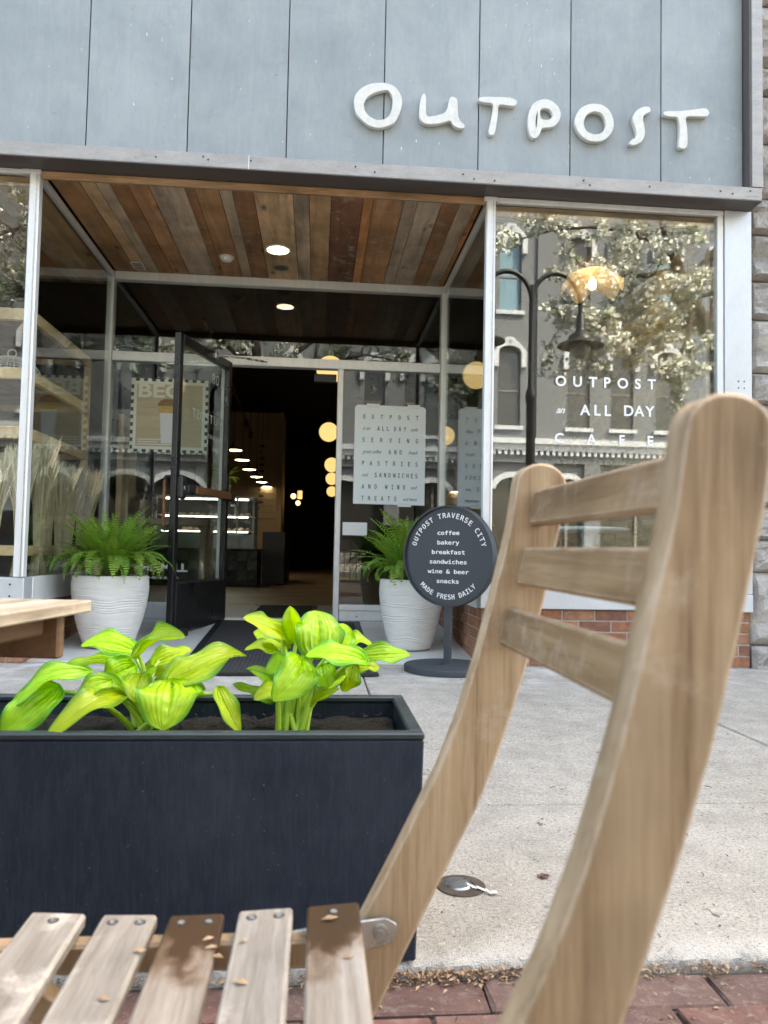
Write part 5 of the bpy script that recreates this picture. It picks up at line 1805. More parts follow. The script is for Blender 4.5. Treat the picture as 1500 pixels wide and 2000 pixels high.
def litter():
    """husks, seeds and twigs swept along the slab edge and over the pavement"""
    rr = random.Random(12)
    for mat, n_slab, n_gut in ((MT['seed'], 900, 1000), (MT['seed_dark'], 1700, 800)):
        b = MB()
        def bit(x, y, z, s):
            a = rr.uniform(0, 6.28)
            L = s * rr.uniform(0.5, 1.5)
            w = L * rr.uniform(0.2, 0.5)
            d = Vector((math.cos(a), math.sin(a), rr.uniform(-0.15, 0.4))) * L
            e = Vector((-math.sin(a), math.cos(a), rr.uniform(-0.3, 0.3))) * w
            p = Vector((x, y, z + 0.0012))
            m = p + d * 0.5 + Vector((0, 0, 0.25 * w))
            b.quad([p, m - e * 0.5, p + d, m + e * 0.5])
        for _ in range(n_slab):
            x = rr.uniform(-0.2, 2.6)
            y = 1.38 + 2.6 * rr.random() ** 1.5
            if mnoise.noise(Vector((x * 2.2, y * 2.2, 3))) < -0.12 and rr.random() < 0.8:
                continue
            if x < 0.22 and y < 1.75:
                continue
            bit(x, y, 0.0015, 0.0075)
        for _ in range(n_gut):
            x = rr.uniform(-0.6, 1.3)
            if rr.random() < 0.45:
                x = rr.gauss(0.30, 0.16)
            y = 1.360 - abs(rr.gauss(0, 0.018))
            bit(x, y, -0.018 + rr.uniform(0, 0.008), 0.0105)
        for _ in range(n_gut // 2):
            bit(rr.uniform(-0.8, 1.3), rr.uniform(0.75, 1.35), -0.017, 0.009)
        o = b.build('litter', mat, recalc=False)
        o['kind'] = 'stuff'
    b = MB()
    for _ in range(46):
        x, y = rr.uniform(-0.1, 1.6), rr.choice((rr.uniform(1.31, 1.35), rr.uniform(1.4, 3.0)))
        z = -0.014 if y < 1.36 else 0.004
        if x < 0.22 and 1.36 < y < 1.75:
            continue
        a = rr.uniform(0, 3.14)
        L = rr.uniform(0.015, 0.05)
        b.tube([(x, y, z), (x + L * 0.5 * math.cos(a), y + L * 0.5 * math.sin(a), z + 0.002), (x + L * math.cos(a + .2), y + L * math.sin(a + .2), z)], 0.0009, 4)
    o = b.build('twigs', MT['seed_dark'], recalc=False)
    o['kind'] = 'stuff'
    # a few husks caught on the seat
    b = MB()
    for (x, y, z, L) in ((-0.148, 0.682, 0.3765, 0.013), (-0.158, 0.615, 0.3765, 0.011), (-0.092, 0.70, 0.3755, 0.012), (-0.088, 0.687, 0.3755, 0.012), (-0.080, 0.675, 0.3755, 0.011), (-0.060, 0.690, 0.379, 0.009), (-0.058, 0.63, 0.379, 0.014), (0.012, 0.718, 0.383, 0.016), (0.028, 0.652, 0.383, 0.011)):
        a = rr.uniform(-0.6, 0.9)
        d = Vector((math.cos(a), math.sin(a), 0)) * L
        e = Vector((-math.sin(a), math.cos(a), 0)) * L * 0.28
        p = Vector((x, y, z))
        m = p + d * 0.5
        b.quad([p, m - e + Vector((0, 0, .001)), p + d, m + Vector((0, 0, .0018))])
        b.quad([p, m + Vector((0, 0, .0018)), p + d, m + e + Vector((0, 0, .001))])
    o = b.build('seed_husks', MT['seed'], recalc=False)
    o['kind'] = 'stuff'


litter()


# ================================================================== INSIDE THE SHOP
def display_shelf():
    t = thing('display_shelf', 'pale timber shelving unit in the left display window', 'shelf', (-2.4, 5.6, 0.5))
    x0, x1, y0, y1 = -3.6, -1.83, 4.97, 6.22
    w = MT['shelf_wood']
    for z0, z1 in ((2.125, 2.20), (1.750, 1.822), (1.376, 1.448), (0.637, 0.700)):
        box('front_beam', x0, x1, y0, y0 + 0.04, z0, z1, w, t, 0.003)
        box('side_beam', x1 - 0.04, x1, y0 + 0.041, y1, z0, z1, w, t, 0.003)
        box('back_beam', x0, x1 - 0.041, y1 - 0.04, y1, z0, z1, w, t, 0.003)
        y = y0 + 0.042
        while y < y1 - 0.05:
            b = 0.135
            box('shelf_plank', x0 + 0.01, x1 - 0.042, y, min(y + b - 0.004, y1 - 0.042), z0 + 0.04, z0 + 0.062, MT['shelf_board'], t, 0.002)
            y += b
    for x in (x1 - 0.045, x0):
        for y in (y1 + 0.001, ):
            box('upright', x, x + 0.045, y, y + 0.045, 0.505, 2.2, w, t, 0.003)
    box('upright', x0, x0 + 0.045, y0 - 0.046, y0 - 0.001, 0.505, 2.2, w, t, 0.003)


display_shelf()


def food_cover():
    c = (-2.07, 5.3, 1.815)
    t = thing('food_cover', 'white wire mesh food cover on the middle display shelf', 'food cover', c)
    b = MB()
    for k in range(28):
        a = math.pi * 2 * k / 28
        b.tube([(0.19 * math.cos(a) * math.cos(e), 0.19 * math.sin(a) * math.cos(e), 0.15 * math.sin(e)) for e in [math.pi / 2 * i / 7 for i in range(8)]], 0.0016, 4, cap=False)
    for i in range(8):
        e = math.pi / 2 * i / 8
        b.tube([(0.19 * math.cos(e) * math.cos(a), 0.19 * math.cos(e) * math.sin(a), 0.15 * math.sin(e)) for a in [math.pi * 2 * k / 28 for k in range(29)]], 0.0016 if i else 0.004, 4, cap=False)
    b.build('wire_dome', MT['white_plastic'], t, c, recalc=False)
    b = MB()
    b.tube([(0.028 * math.cos(a), 0, 0.172 + 0.026 * math.sin(a)) for a in [math.pi * 2 * k / 16 for k in range(17)]], 0.005, 6)
    b.build('ring_handle', MT['white_plastic'], t, c)


food_cover()


def wheat_bundle(label, x, y, h, seed, n=150, flare=0.085):
    t = thing('wheat_bundle', label, 'wheat bundle', (x, y, 0.505), group='bundles of dried wheat in the display window')
    rr = random.Random(seed)
    b, e = MB(), MB()
    ztie = 0.17
    lean = Vector((rr.uniform(-0.03, 0.05), rr.uniform(-0.03, 0.03), 0))
    for i in range(n):
        a, r = rr.uniform(0, 6.28), math.sqrt(rr.random())
        d = Vector((math.cos(a), math.sin(a), 0)) * r
        hh = h * rr.uniform(0.80, 1.0)
        p0 = d * 0.052
        p1 = d * 0.026 + Vector((0, 0, ztie))
        p2 = d * flare * 0.55 + Vector((0, 0, hh * 0.62)) + lean * 0.5
        p3 = d * flare * rr.uniform(0.7, 1.25) + Vector((0, 0, hh * 0.86)) + lean
        b.tube([p0, p1, p2, p3], 0.0021, 3, cap=False)
        k = (p3 - p2).normalized()
        p4 = p3 + k * 0.05 + Vector((d.x, d.y, 0)) * 0.006
        p5 = p4 + k * 0.04 + Vector((d.x, d.y, -0.2)) * 0.008
        e.tube([p3, p3 + k * 0.012, p4, p5], [0.0025, 0.0056, 0.005, 0.001], 5, cap=False)
        for _ in range(5):
            s = p3 + k * rr.uniform(0.0, 0.07)
            q = s + k * rr.uniform(0.05, 0.10) + Vector((rr.uniform(-1, 1), rr.uniform(-1, 1), 0)) * 0.022
            wv = Vector((0.0012, 0.0008, 0))
            e.quad([s - wv, s + wv, q])
    c = (x, y, 0.505)
    o = b.build('stalks', MT['straw'], t, c, recalc=False)
    o['kind'] = 'stuff'
    o = e.build('ears', MT['wheat_ear'], t, c, recalc=False)
    o['kind'] = 'stuff'
    q = MB()
    q.lathe([(0.027, ztie - 0.007), (0.031, ztie), (0.027, ztie + 0.007)], (0, 0, 0), 16)
    q.build('tie', MT['straw'], t, c)


for i, (x, y, h, lab) in enumerate([
        (-2.02, 4.99, 0.80, 'dried wheat bundle left of the corner post, nearest the left edge'),
        (-1.895, 5.10, 0.86, 'dried wheat bundle leaning just behind the corner post'),
        (-1.845, 5.28, 0.93, 'tallest dried wheat bundle, first one right of the corner post'),
        (-1.86, 5.50, 0.86, 'second dried wheat bundle right of the corner post'),
        (-1.85, 5.72, 0.82, 'third dried wheat bundle right of the corner post'),
        (-1.86, 5.95, 0.80, 'fourth dried wheat bundle right of the corner post'),
        (-1.85, 6.18, 0.82, 'fifth dried wheat bundle, above the left fern'),
        (-1.86, 6.42, 0.80, 'last dried wheat bundle, against the door-side mullion')]):
    wheat_bundle(lab, x, y, h, 40 + i)


def globe_lamp(label, x, y, z, r):
    t = thing('globe_lamp', label, 'pendant lamp', (x, y, z), group='round glowing globe lamps hung in a row inside the cafe')
    b = MB()
    b.lathe([(0.0001, -r)] + [(r * math.cos(a), r * math.sin(a)) for a in [-math.pi / 2 + math.pi * k / 18 for k in range(1, 18)]] + [(0.0001, r)], (0, 0, 0), 28)
    b.build('globe', MT['globe'], t, (x, y, z), smooth=True)
    b = MB()
    b.tube([(0, 0, r * 0.96), (0, 0, r + 0.06)], 0.035, 10)
    b.build('cap', MT['black_metal'], t, (x, y, z))
    b = MB()
    b.tube([(0, 0, r + 0.06), (0, 0, 4.24 - z)], 0.006, 6)
    b.build('rod', MT['black_metal'], t, (x, y, z))


for (x, y, z, lab) in ((0.099, 8.3, 2.666, 'largest and nearest glowing globe, cut by the transom bar above the doorway'), (0.141, 11.9, 2.53, 'second glowing globe down inside the doorway, clear of the transom'), (0.265, 15.8, 2.445, 'third glowing globe down inside the doorway'), (0.32, 18.6, 2.414, 'fourth glowing globe, overlapping the one below it'), (0.387, 22.0, 2.356, 'lowest and smallest glowing globe beside the door mullion'), (1.711, 8.3, 2.668, 'glowing globe seen through the recess side pane right of the poster')):
    globe_lamp(lab, x, y, z, 0.150)


def dome_pendant(x, y, z, lab):
    t = thing('dome_pendant', lab, 'pendant lamp', (x, y, z), group='dome pendants in a row over the counter')
    b = MB()
    b.lathe([(0.135, 0.0), (0.137, 0.006), (0.115, 0.03), (0.07, 0.055), (0.035, 0.07), (0.03, 0.13), (0.0001, 0.14)], (0, 0, 0), 24)
    b.build('shade', MT['grey_grille'], t, (x, y, z), smooth=True)
    b = MB()
    b.lathe([(0.0001, -0.012), (0.04, -0.008), (0.125, 0.006)], (0, 0, 0), 20)
    b.build('lit_lens', MT['downlight'], t, (x, y, z), smooth=True)
    b = MB()
    b.tube([(0, 0, 0.14), (0, 0, 4.24 - z)], 0.006, 6)
    b.build('cord', MT['black_metal'], t, (x, y, z))


for (x, y, z, lab) in zip((-1.359, -1.354, -1.34, -1.302, -1.273, -1.229), (12.4, 13.7, 15.0, 16.3, 17.4, 18.5), (2.50, 2.49, 2.455, 2.435, 2.42, 2.405), ('largest dome pendant, highest of the row seen through the doorway', 'second dome pendant from the door in the row over the counter', 'third dome pendant from the door in the row over the counter', 'fourth dome pendant from the door in the row over the counter', 'fifth dome pendant from the door in the row over the counter', 'smallest dome pendant, farthest in the row over the counter')):
    dome_pendant(x, y, z - 0.24, lab)


def counter():
    y0 = 12.0
    t = thing('shop_counter', 'dark counter with chequered green tiled front inside the doorway', 'counter', (-1.3, y0, 0.11))
    box('counter_body', -2.6, -0.91, y0 + 0.02, y0 + 0.9, 0.11, 0.66, MT['counter'], t, 0.004)
    box('counter_return', -0.905, -0.53, y0 + 0.9, y0 + 3.2, 0.11, 0.98, MT['counter'], t, 0.004)
    s = 0.150
    for i in range(10):
        for j in range(3):
            x = -0.915 - (i + 1) * s
            m = MT['tile_pale'] if (i + j) % 2 else MT['tile_dark']
            box('tile', x + 0.002, x + s - 0.002, y0 + 0.004, y0 + 0.019, 0.205 + j * s + 0.002, 0.205 + (j + 1) * s - 0.002, m, t, 0.002)
    box('counter_top', -2.6, -0.90, y0, y0 + 0.92, 0.662, 0.69, MT['counter'], t, 0.003)
    c = thing('pastry_case', 'glass pastry case lit by white tubes on the tiled counter', 'display case', (-1.4, y0 + 0.1, 0.69))
    x0, x1, za, zb = -2.5, -0.98, 0.692, 1.47
    ym, yn = y0 + 0.06, y0 + 0.75
    box('case_back', x0, x1, yn, yn + 0.03, za, zb, MT['counter'], c)
    box('case_top', x0, x1, ym, yn, zb, zb + 0.03, MT['alu'], c)
    for z in (za, za + 0.02, za + 0.27, za + 0.50):
        box('shelf', x0 + 0.02, x1 - 0.02, ym + 0.05, yn - 0.01, z, z + 0.015, MT['white_plastic'], c)
    for x in (x0, -1.26, x1 - 0.03):
        box('post', x, x + 0.03, ym, ym + 0.03, za, zb, MT['alu'], c)
    for z in (za + 0.255, za + 0.485, zb - 0.02):
        box('light_tube', x0 + 0.1, x1 - 0.1, ym + 0.06, ym + 0.08, z - 0.005, z + 0.01, MT['case_light'], c)
    box('front_panel', x0 + 0.03, x1 - 0.03, ym + 0.002, ym + 0.012, za + 0.02, za + 0.22, MT['alu_panel'], c)
    box('front_glass', x0, x1, ym - 0.012, ym - 0.004, za, zb, MT['glass'], c)
    rr = random.Random(4)
    for z in (za + 0.285, za + 0.515):
        for k in range(14):
            x = x0 + 0.1 + k * 0.1
            b = MB()
            r = rr.uniform(0.03, 0.05)
            b.lathe([(0.0001, 0.0), (r, 0.0), (r * 1.05, r * 0.4), (r * 0.6, r * 0.9), (0.0001, r)], (0, 0, 0), 12)
            p = b.build('pastry', MT['food'], c, (x, ym + 0.2 + rr.uniform(0, 0.2), z), smooth=True)


counter()


def back_room():
    box('board_wall', -2.9, -0.93, 18.5, 18.6, 0.11, 3.95, MT['warm_wall'], CAFE)
    box('board_wall', -0.925, -0.86, 18.3, 19.8, 0.11, 3.95, MT['warm_wall'], CAFE)
    w = thing('menu_board', 'tall lettered menu board on the warm wall behind the counter', 'menu board', (-1.25, 18.48, 1.5))
    box('board', -1.75, -0.99, 18.475, 18.495, 1.40, 3.3, MT['warm_wall'], w, 0.004)
    for z in (1.55, 1.7, 1.85, 2.0):
        box('menu_line', -1.70, -1.04, 18.47, 18.474, z, z + 0.006, MT['counter'], w)
    rr = random.Random(6)
    for k in range(11):
        z = 1.62 + k * 0.15
        box('price_mark', -1.42, -1.42 + rr.choice((0.04, 0.12)), 18.468, 18.4735, z, z + 0.045, MT['counter'], w)
    # wall lights in the far corner
    for (x, y, z, r, lab) in ((-0.62, 19.4, 2.02, 0.068, 'small round wall lamp glowing at the end of the warm wall'), (-0.50, 19.4, 1.85, 0.062, 'small round glowing lamp below the paper lantern')):
        t = thing('wall_globe', lab, 'wall lamp', (x, y, z))
        b = MB()
        b.lathe([(0.0001, -r)] + [(r * math.cos(a), r * math.sin(a)) for a in [-math.pi / 2 + math.pi * k / 10 for k in range(1, 10)]] + [(0.0001, r)], (0, 0, 0), 16)
        b.build('globe', MT['bulb_soft'], t, (x, y, z), smooth=True)
        b = MB()
        b.tube([(0, 0, r), (0, 0, r + 0.5)], 0.006, 6)
        b.build('stem', MT['black_metal'], t, (x, y, z))
    t = thing('paper_lantern', 'small square glowing lantern beside the round wall lamp at the back', 'lantern', (-0.46, 19.5, 2.05))
    box('shade', -0.52, -0.40, 19.45, 19.57, 1.96, 2.17, MT['globe'], t, 0.01)
    box('frame_cap', -0.525, -0.395, 19.445, 19.575, 2.172, 2.185, MT['black_metal'], t)
    # track with small spot heads
    tr = thing('track_light', 'black ceiling track with small dim spots receding inside the shop', 'track light', (-1.5, 12, 3.5))
    b = MB()
    b.tube([(-1.40, 9.2, 3.42), (-1.62, 19.5, 3.42)], 0.02, 6)
    b.build('rail', MT['black_metal'], tr)
    for k in range(6):
        s = k / 5
        x, y = -1.40 - 0.20 * s, 9.6 + 8.5 * s
        b = MB()
        b.tube([(x, y, 3.40), (x, y - 0.05, 3.27)], 0.05, 10)
        b.build('spot_head', MT['grey_grille'], tr)


MT['bulb_soft'] = glow('lit_small_globe', (1.0, 0.74, 0.38), 0.35)
back_room()


def window_pendant():
    c = (2.187, 6.0, 2.947)
    t = thing('wavy_pendant', 'amber wavy-edged glass pendant lamp glowing in the right display window', 'pendant lamp', c)
    b = MB()
    def fn(u, v):
        a = 2 * math.pi * v
        r = 0.03 + 0.225 * u
        fl = 0.062 * math.cos(5 * a + 0.6) * u ** 1.6 + 0.02 * math.sin(3 * a + 1) * u
        z = 0.10 - 0.15 * u ** 1.4 + fl
        return (r * math.cos(a) * (1 + 0.05 * math.sin(2 * a)), r * math.sin(a), z)
    b.grid(fn, 14, 80)
    b.build('glass_shade', MT['amber'], t, c, smooth=True, recalc=False)
    b = MB()
    b.lathe([(0.0001, -0.075), (0.022, -0.068), (0.031, -0.045), (0.030, -0.02), (0.018, 0.012), (0.014, 0.03)], (0, 0, 0), 18)
    b.build('bulb', MT['bulb'], t, c, smooth=True)
    b = MB()
    b.tube([(0, 0, 0.028), (0, 0, 0.115)], 0.02, 12)
    b.build('socket', MT['bentwood'], t, c)
    b = MB()
    b.tube([(0, 0, 0.115), (0, 0, 3.01 + 0.9 - c[2])], 0.004, 6)
    b.build('cord', MT['black_metal'], t, c)


window_pendant()


def pedestal_table():
    c = (2.03, 5.62, 0.11)
    t = thing('cafe_table', 'round white pedestal table inside the right display window', 'table', c)
    b = MB()
    b.lathe([(0.0001, 0.765), (0.25, 0.768), (0.295, 0.785), (0.30, 0.797), (0.29, 0.806), (0.0001, 0.806)], (0, 0, 0), 48)
    b.build('table_top', MT['table_white'], t, c, smooth=True)
    b = MB()
    b.lathe([(0.06, 0.764), (0.045, 0.70), (0.032, 0.55), (0.030, 0.25), (0.05, 0.10), (0.14, 0.03), (0.20, 0.0), (0.0001, 0.0)], (0, 0, 0), 32)
    b.build('pedestal', MT['table_white'], t, c, smooth=True)


pedestal_table()


def bentwood_chair(label, x, y, rz, z=0.11):
    t = thing('bentwood_chair', label, 'chair', (x, y, z), rz, group='dark bentwood cafe chairs', local=True)
    m = MT['bentwood']
    b = MB()
    b.lathe([(0.0001, 0.445), (0.19, 0.45), (0.205, 0.462), (0.20, 0.475), (0.0001, 0.472)], (0, 0, 0), 32)
    b.build('seat', m, t, smooth=True)
    def hoop(w, h, r, name):
        q = MB()
        pts = []
        for k in range(25):
            a = math.pi * k / 24
            zz = 0.47 + h * (math.sin(a) ** 0.55 if 0 < k < 24 else 0)
            xx = w * math.cos(a) * (1.0 - 0.12 * (1 - math.sin(a)))
            pts.append((xx, 0.185 + 0.11 * (zz - 0.47) / 0.45, zz))
        q.tube(pts, r, 8)
        q.build(name, m, t, smooth=True)
    hoop(0.185, 0.46, 0.0135, 'back_hoop')
    hoop(0.115, 0.37, 0.010, 'inner_hoop')
    for sx, sy in ((-1, -1), (1, -1), (-1, 1), (1, 1)):
        q = MB()
        q.tube([(sx * 0.14, sy * 0.14, 0.45), (sx * 0.17, sy * 0.17, 0.2), (sx * 0.20, sy * 0.20, 0.0)], [0.017, 0.015, 0.012], 8)
        q.build('leg', m, t, smooth=True)
    q = MB()
    q.tube([(0.16 * math.cos(a), 0.16 * math.sin(a), 0.22) for a in [2 * math.pi * k / 24 for k in range(25)]], 0.008, 6)
    q.build('leg_ring', m, t, smooth=True)


bentwood_chair('dark bentwood chair right of the white table in the display window', 2.46, 5.75, R(-80))
bentwood_chair('dark bentwood chair near the window corner behind the wooden folding chair', 1.50, 6.05, R(120))
bentwood_chair('dark bentwood chair on the far side of the white table', 2.03, 6.30, R(15))


def back_plants():
    """greenery standing on the case and by the side light"""
    t = thing('potted_plant', 'trailing green plant in a pale pot on top of the pastry case', 'plant', (-1.5, 12.35, 1.50))
    b = MB()
    b.lathe([(0.0001, 0.0), (0.08, 0.0), (0.12, 0.2), (0.11, 0.2)], (0, 0, 0), 20)
    b.build('pot', MT['pot'], t, (-1.5, 12.35, 1.502), smooth=True)
    for k in range(16):
        o = link('frond', FRONDS[k % 6], None, t, (-1.5, 12.35, 1.70))
        o.rotation_euler = (0, 0, k * 2.4)
    t = thing('vase', 'dark round clay vase on the sill inside the left side light', 'vase', (-1.35, 6.95, 0.9))
    c = (-1.55, 7.0, 0.96)
    b = MB()
    b.lathe([(0.0001, 0.0), (0.07, 0.0), (0.12, 0.08), (0.115, 0.16), (0.06, 0.21), (0.065, 0.235), (0.05, 0.235)], (0, 0, 0), 28)
    b.build('body', MT['bentwood'], t, c, smooth=True)
    s = thing('window_bench', 'dark brown timber bench behind the left side light glass', 'bench', (-1.4, 7.0, 0.11))
    box('top_board', -1.74, -0.95, 6.78, 7.3, 0.90, 0.955, MT['shelf_board'], s, 0.004)
    for x in (-1.70, -1.02):
        box('leg', x, x + 0.06, 6.82, 6.88, 0.11, 0.899, MT['shelf_board'], s, 0.003)
        box('leg', x, x + 0.06, 7.2, 7.26, 0.11, 0.899, MT['shelf_board'], s, 0.003)
    box('backboard', -1.74, -1.69, 6.78, 7.3, 0.956, 1.85, MT['jamb_wood'], s, 0.004)


back_plants()


# ================================================================== ACROSS THE STREET (seen in the glass)
FY = -22.4
FAR = thing('far_building', 'taupe painted brick building with white hooded windows, reflected in the shop glass', 'building', (2, FY, 0))


def far_building():
    W = MT['far_wall']
    X0, X1, H = -30.0, 16.25, 17.5
    # columns of windows: regular bays
    cols = [-27.2, -25.3, -23.3, -18.9, -17.0, -15.0, -11.6, -9.7, -7.75, -3.25, -1.35, 2.50, 4.40, 8.02, 11.08, 13.02, 15.02]
    w = 1.0
    # wall as strips between the openings so that windows are true recesses
    xs = [X0]
    for c in cols:
        xs += [c - w / 2, c + w / 2]
    xs.append(X1)
    for i in range(0, len(xs), 2):
        box('wall', xs[i], xs[i + 1], FY - 0.4, FY, 5.55, H, W, FAR)
    for i in range(1, len(xs) - 1, 2):
        for z0, z1 in ((5.55, 6.08), (9.55, 11.06), (14.5, H)):
            box('wall', xs[i], xs[i + 1], FY - 0.4, FY - 0.002, z0, z1, W, FAR)
    # one hood shape shared by all windows
    def hood_mesh():
        hw = w / 2
        ins = [(hw * math.cos(a), 0.30 * math.sin(a)) for a in [math.pi * k / 12 for k in range(13)]]
        o = 0.20
        outer = [(-hw - o, -0.62), (-hw - o, 0.02), (-hw - 0.06, 0.22), (-hw + 0.13, 0.42), (-0.22, 0.52), (-0.15, 0.64), (0.15, 0.64), (0.22, 0.52), (hw - 0.13, 0.42), (hw + 0.06, 0.22), (hw + o, 0.02), (hw + o, -0.62), (hw, -0.62)]
        loop = outer + ins + [(-hw, -0.62)]
        ob = prism('window_hood', [loop], 0, 0.16, MT['far_trim'], None, 0.015, centre=(0, 0))
        me = ob.data
        bpy.data.objects.remove(ob)
        return me
    hm = hood_mesh()
    rr = random.Random(17)
    def window(cx, z0, z1, sky_pane):
        f = box('window', cx - w / 2, cx + w / 2, FY - 0.24, FY - 0.16, z0, z1 + 0.28, MT['far_sash'], FAR)
        zm = (z0 + z1) / 2 - 0.05
        for a, b_ in ((z0 + 0.08, zm - 0.03), (zm + 0.04, z1 + 0.02)):
            g = MT['far_sky_pane'] if sky_pane else MT['far_glass']
            box('pane', cx - w / 2 + 0.07, cx + w / 2 - 0.07, FY - 0.158, FY - 0.150, a, b_, g, f)
        box('meeting_rail', cx - w / 2 + 0.05, cx + w / 2 - 0.05, FY - 0.149, FY - 0.12, zm - 0.03, zm + 0.04, MT['far_sash'], f)
        box('window_sill', cx - w / 2 - 0.12, cx + w / 2 + 0.12, FY - 0.149, FY + 0.12, z0 - 0.16, z0, MT['far_trim'], f)
        link('window_hood', hm, None, f, (cx, FY + 0.082, z1))
        b = MB()
        b.tube([(cx, FY + 0.165, z1 + 0.47), (cx, FY + 0.19, z1 + 0.47)], 0.085, 14)
        for s in (-1, 1):
            b.tube([(cx + s * (0.16 + 0.05 * k), FY + 0.166, z1 + 0.40 - 0.03 * math.sin(k * 2.1) - 0.02 * k) for k in range(6)], 0.016, 5)
            b.quad([(cx + s * (w / 2 + 0.10) - 0.075, FY + 0.168, z1 - 0.34), (cx + s * (w / 2 + 0.10) + 0.075, FY + 0.168, z1 - 0.34), (cx + s * (w / 2 + 0.10), FY + 0.168, z1 - 0.47)])
        b.build('hood_ornament', MT['far_trim_dark'], f, recalc=False)
    for c in cols:
        window(c, 6.10, 9.25, False)
        window(c, 11.08, 14.2, True if rr.random() < 0.7 else False)
    # brick pilaster strips
    for x0, x1 in ((9.2, 9.96), (5.6, 6.35), (-0.2, 0.5), (-5.6, -4.9), (-13.9, -13.2), (-21.6, -20.9)):
        box('pilaster', x0, x1, FY + 0.002, FY + 0.12, 5.56, H, W, FAR)
    box('roof_cornice', X0, X1, FY - 0.4, FY + 0.55, H, H + 0.9, MT['far_trim'], FAR)
    # shop-front cornice with dentils
    box('cornice', X0, X1, FY, FY + 0.42, 5.32, 5.548, MT['far_trim'], FAR)
    box('cornice', X0, X1, FY, FY + 0.26, 5.05, 5.318, MT['far_trim'], FAR)
    box('frieze', X0, X1, FY - 0.3, FY + 0.10, 4.55, 5.048, MT['far_wall'], FAR)
    x = X0 + 0.1
    d = MB()
    while x < X1:
        d.box(x, x + 0.13, FY + 0.101, FY + 0.24, 4.86, 5.046)
        x += 0.26
    o = d.build('dentils', MT['far_trim'], FAR)
    o['kind'] = 'stuff'
    # ground floor: piers, arches and dark shop windows
    box('shop_window', X0, X1, FY - 0.45, FY - 0.32, 0.03, 4.55, MT['far_glass'], FAR)
    piers = [-28, -24.2, -20.2, -16.2, -12.2, -8.2, -4.6, -1.9, 3.4, 6.9, 9.62, 11.68, 15.8]
    for p in piers:
        box('pier', p - 0.35, p + 0.35, FY - 0.315, FY + 0.12, 0.03, 4.545, MT['far_wall'], FAR)
    for a, c in zip(piers[:-1], piers[1:]):
        hw = (c - a) / 2 - 0.37
        cx = (a + c) / 2
        rise = min(1.0, hw * 0.75)
        zs = 4.5 - rise - 0.35
        n = 16
        loop = [(cx - hw, 4.54), (cx - hw, zs)] + [(cx - hw * math.cos(math.pi * k / n), zs + rise * math.sin(math.pi * k / n)) for k in range(1, n)] + [(cx + hw, zs), (cx + hw, 4.54)]
        prism('arch_infill', [loop], FY - 0.20, 0.2, W, FAR)
        ring = [(cx - hw * math.cos(math.pi * k / n), zs + rise * math.sin(math.pi * k / n)) for k in range(0, n + 1)]
        inner = [(cx - (hw - 0.24) * math.cos(math.pi * k / n), zs + (rise - 0.24) * math.sin(math.pi * k / n)) for k in range(n, -1, -1)]
        prism('arch_band', [ring + inner], FY - 0.08, 0.16, MT['far_trim'], FAR)
        box('shop_sash', cx - 0.06, cx + 0.06, FY - 0.31, FY - 0.24, 0.5, zs + rise - 0.2, MT['far_sash'], FAR)
        box('stall_riser', a + 0.36, c - 0.36, FY - 0.31, FY - 0.1, 0.03, 0.55, MT['far_sash'], FAR)


far_building()


def far_neighbour():
    t = thing('far_neighbour_building', 'blue-grey building with dark red windows at the right of the reflection', 'building', (24, FY - 0.3, 0))
    x0 = 16.3
    box('wall', x0, 44, FY - 1.2, FY - 0.3, 0.03, 16.0, MT['far_wall_blue'], t)
    for k in range(8):
        cx = x0 + 1.5 + k * 3.2
        for z0, z1 in ((1.0, 4.2), (6.1, 9.3), (11.0, 14.0)):
            f = box('window', cx - 0.6, cx + 0.6, FY - 0.298, FY - 0.22, z0, z1, MT['far_wall_red'], t)
            box('pane', cx - 0.5, cx + 0.5, FY - 0.218, FY - 0.21, z0 + 0.1, z1 - 0.1, MT['far_glass'], f)
            box('lintel', cx - 0.75, cx + 0.75, FY - 0.298, FY - 0.14, z1 + 0.002, z1 + 0.45, MT['far_trim'], f)
    t = thing('far_left_building', 'plain grey building at the left end of the far street side', 'building', (-40, FY, 0))
    box('wall', -62, -30.2, FY - 1.2, FY - 0.2, 0.03, 14.5, MT['far_wall_blue'], t)
    for k in range(8):
        cx = -31.8 - k * 3.4
        for z0, z1 in ((1.0, 4.2), (6.1, 8.6), (10.4, 12.8)):
            f = box('window', cx - 0.7, cx + 0.7, FY - 0.198, FY - 0.12, z0, z1, MT['far_sash'], t)
            box('pane', cx - 0.6, cx + 0.6, FY - 0.118, FY - 0.11, z0 + 0.1, z1 - 0.1, MT['far_glass'], f)


far_neighbour()


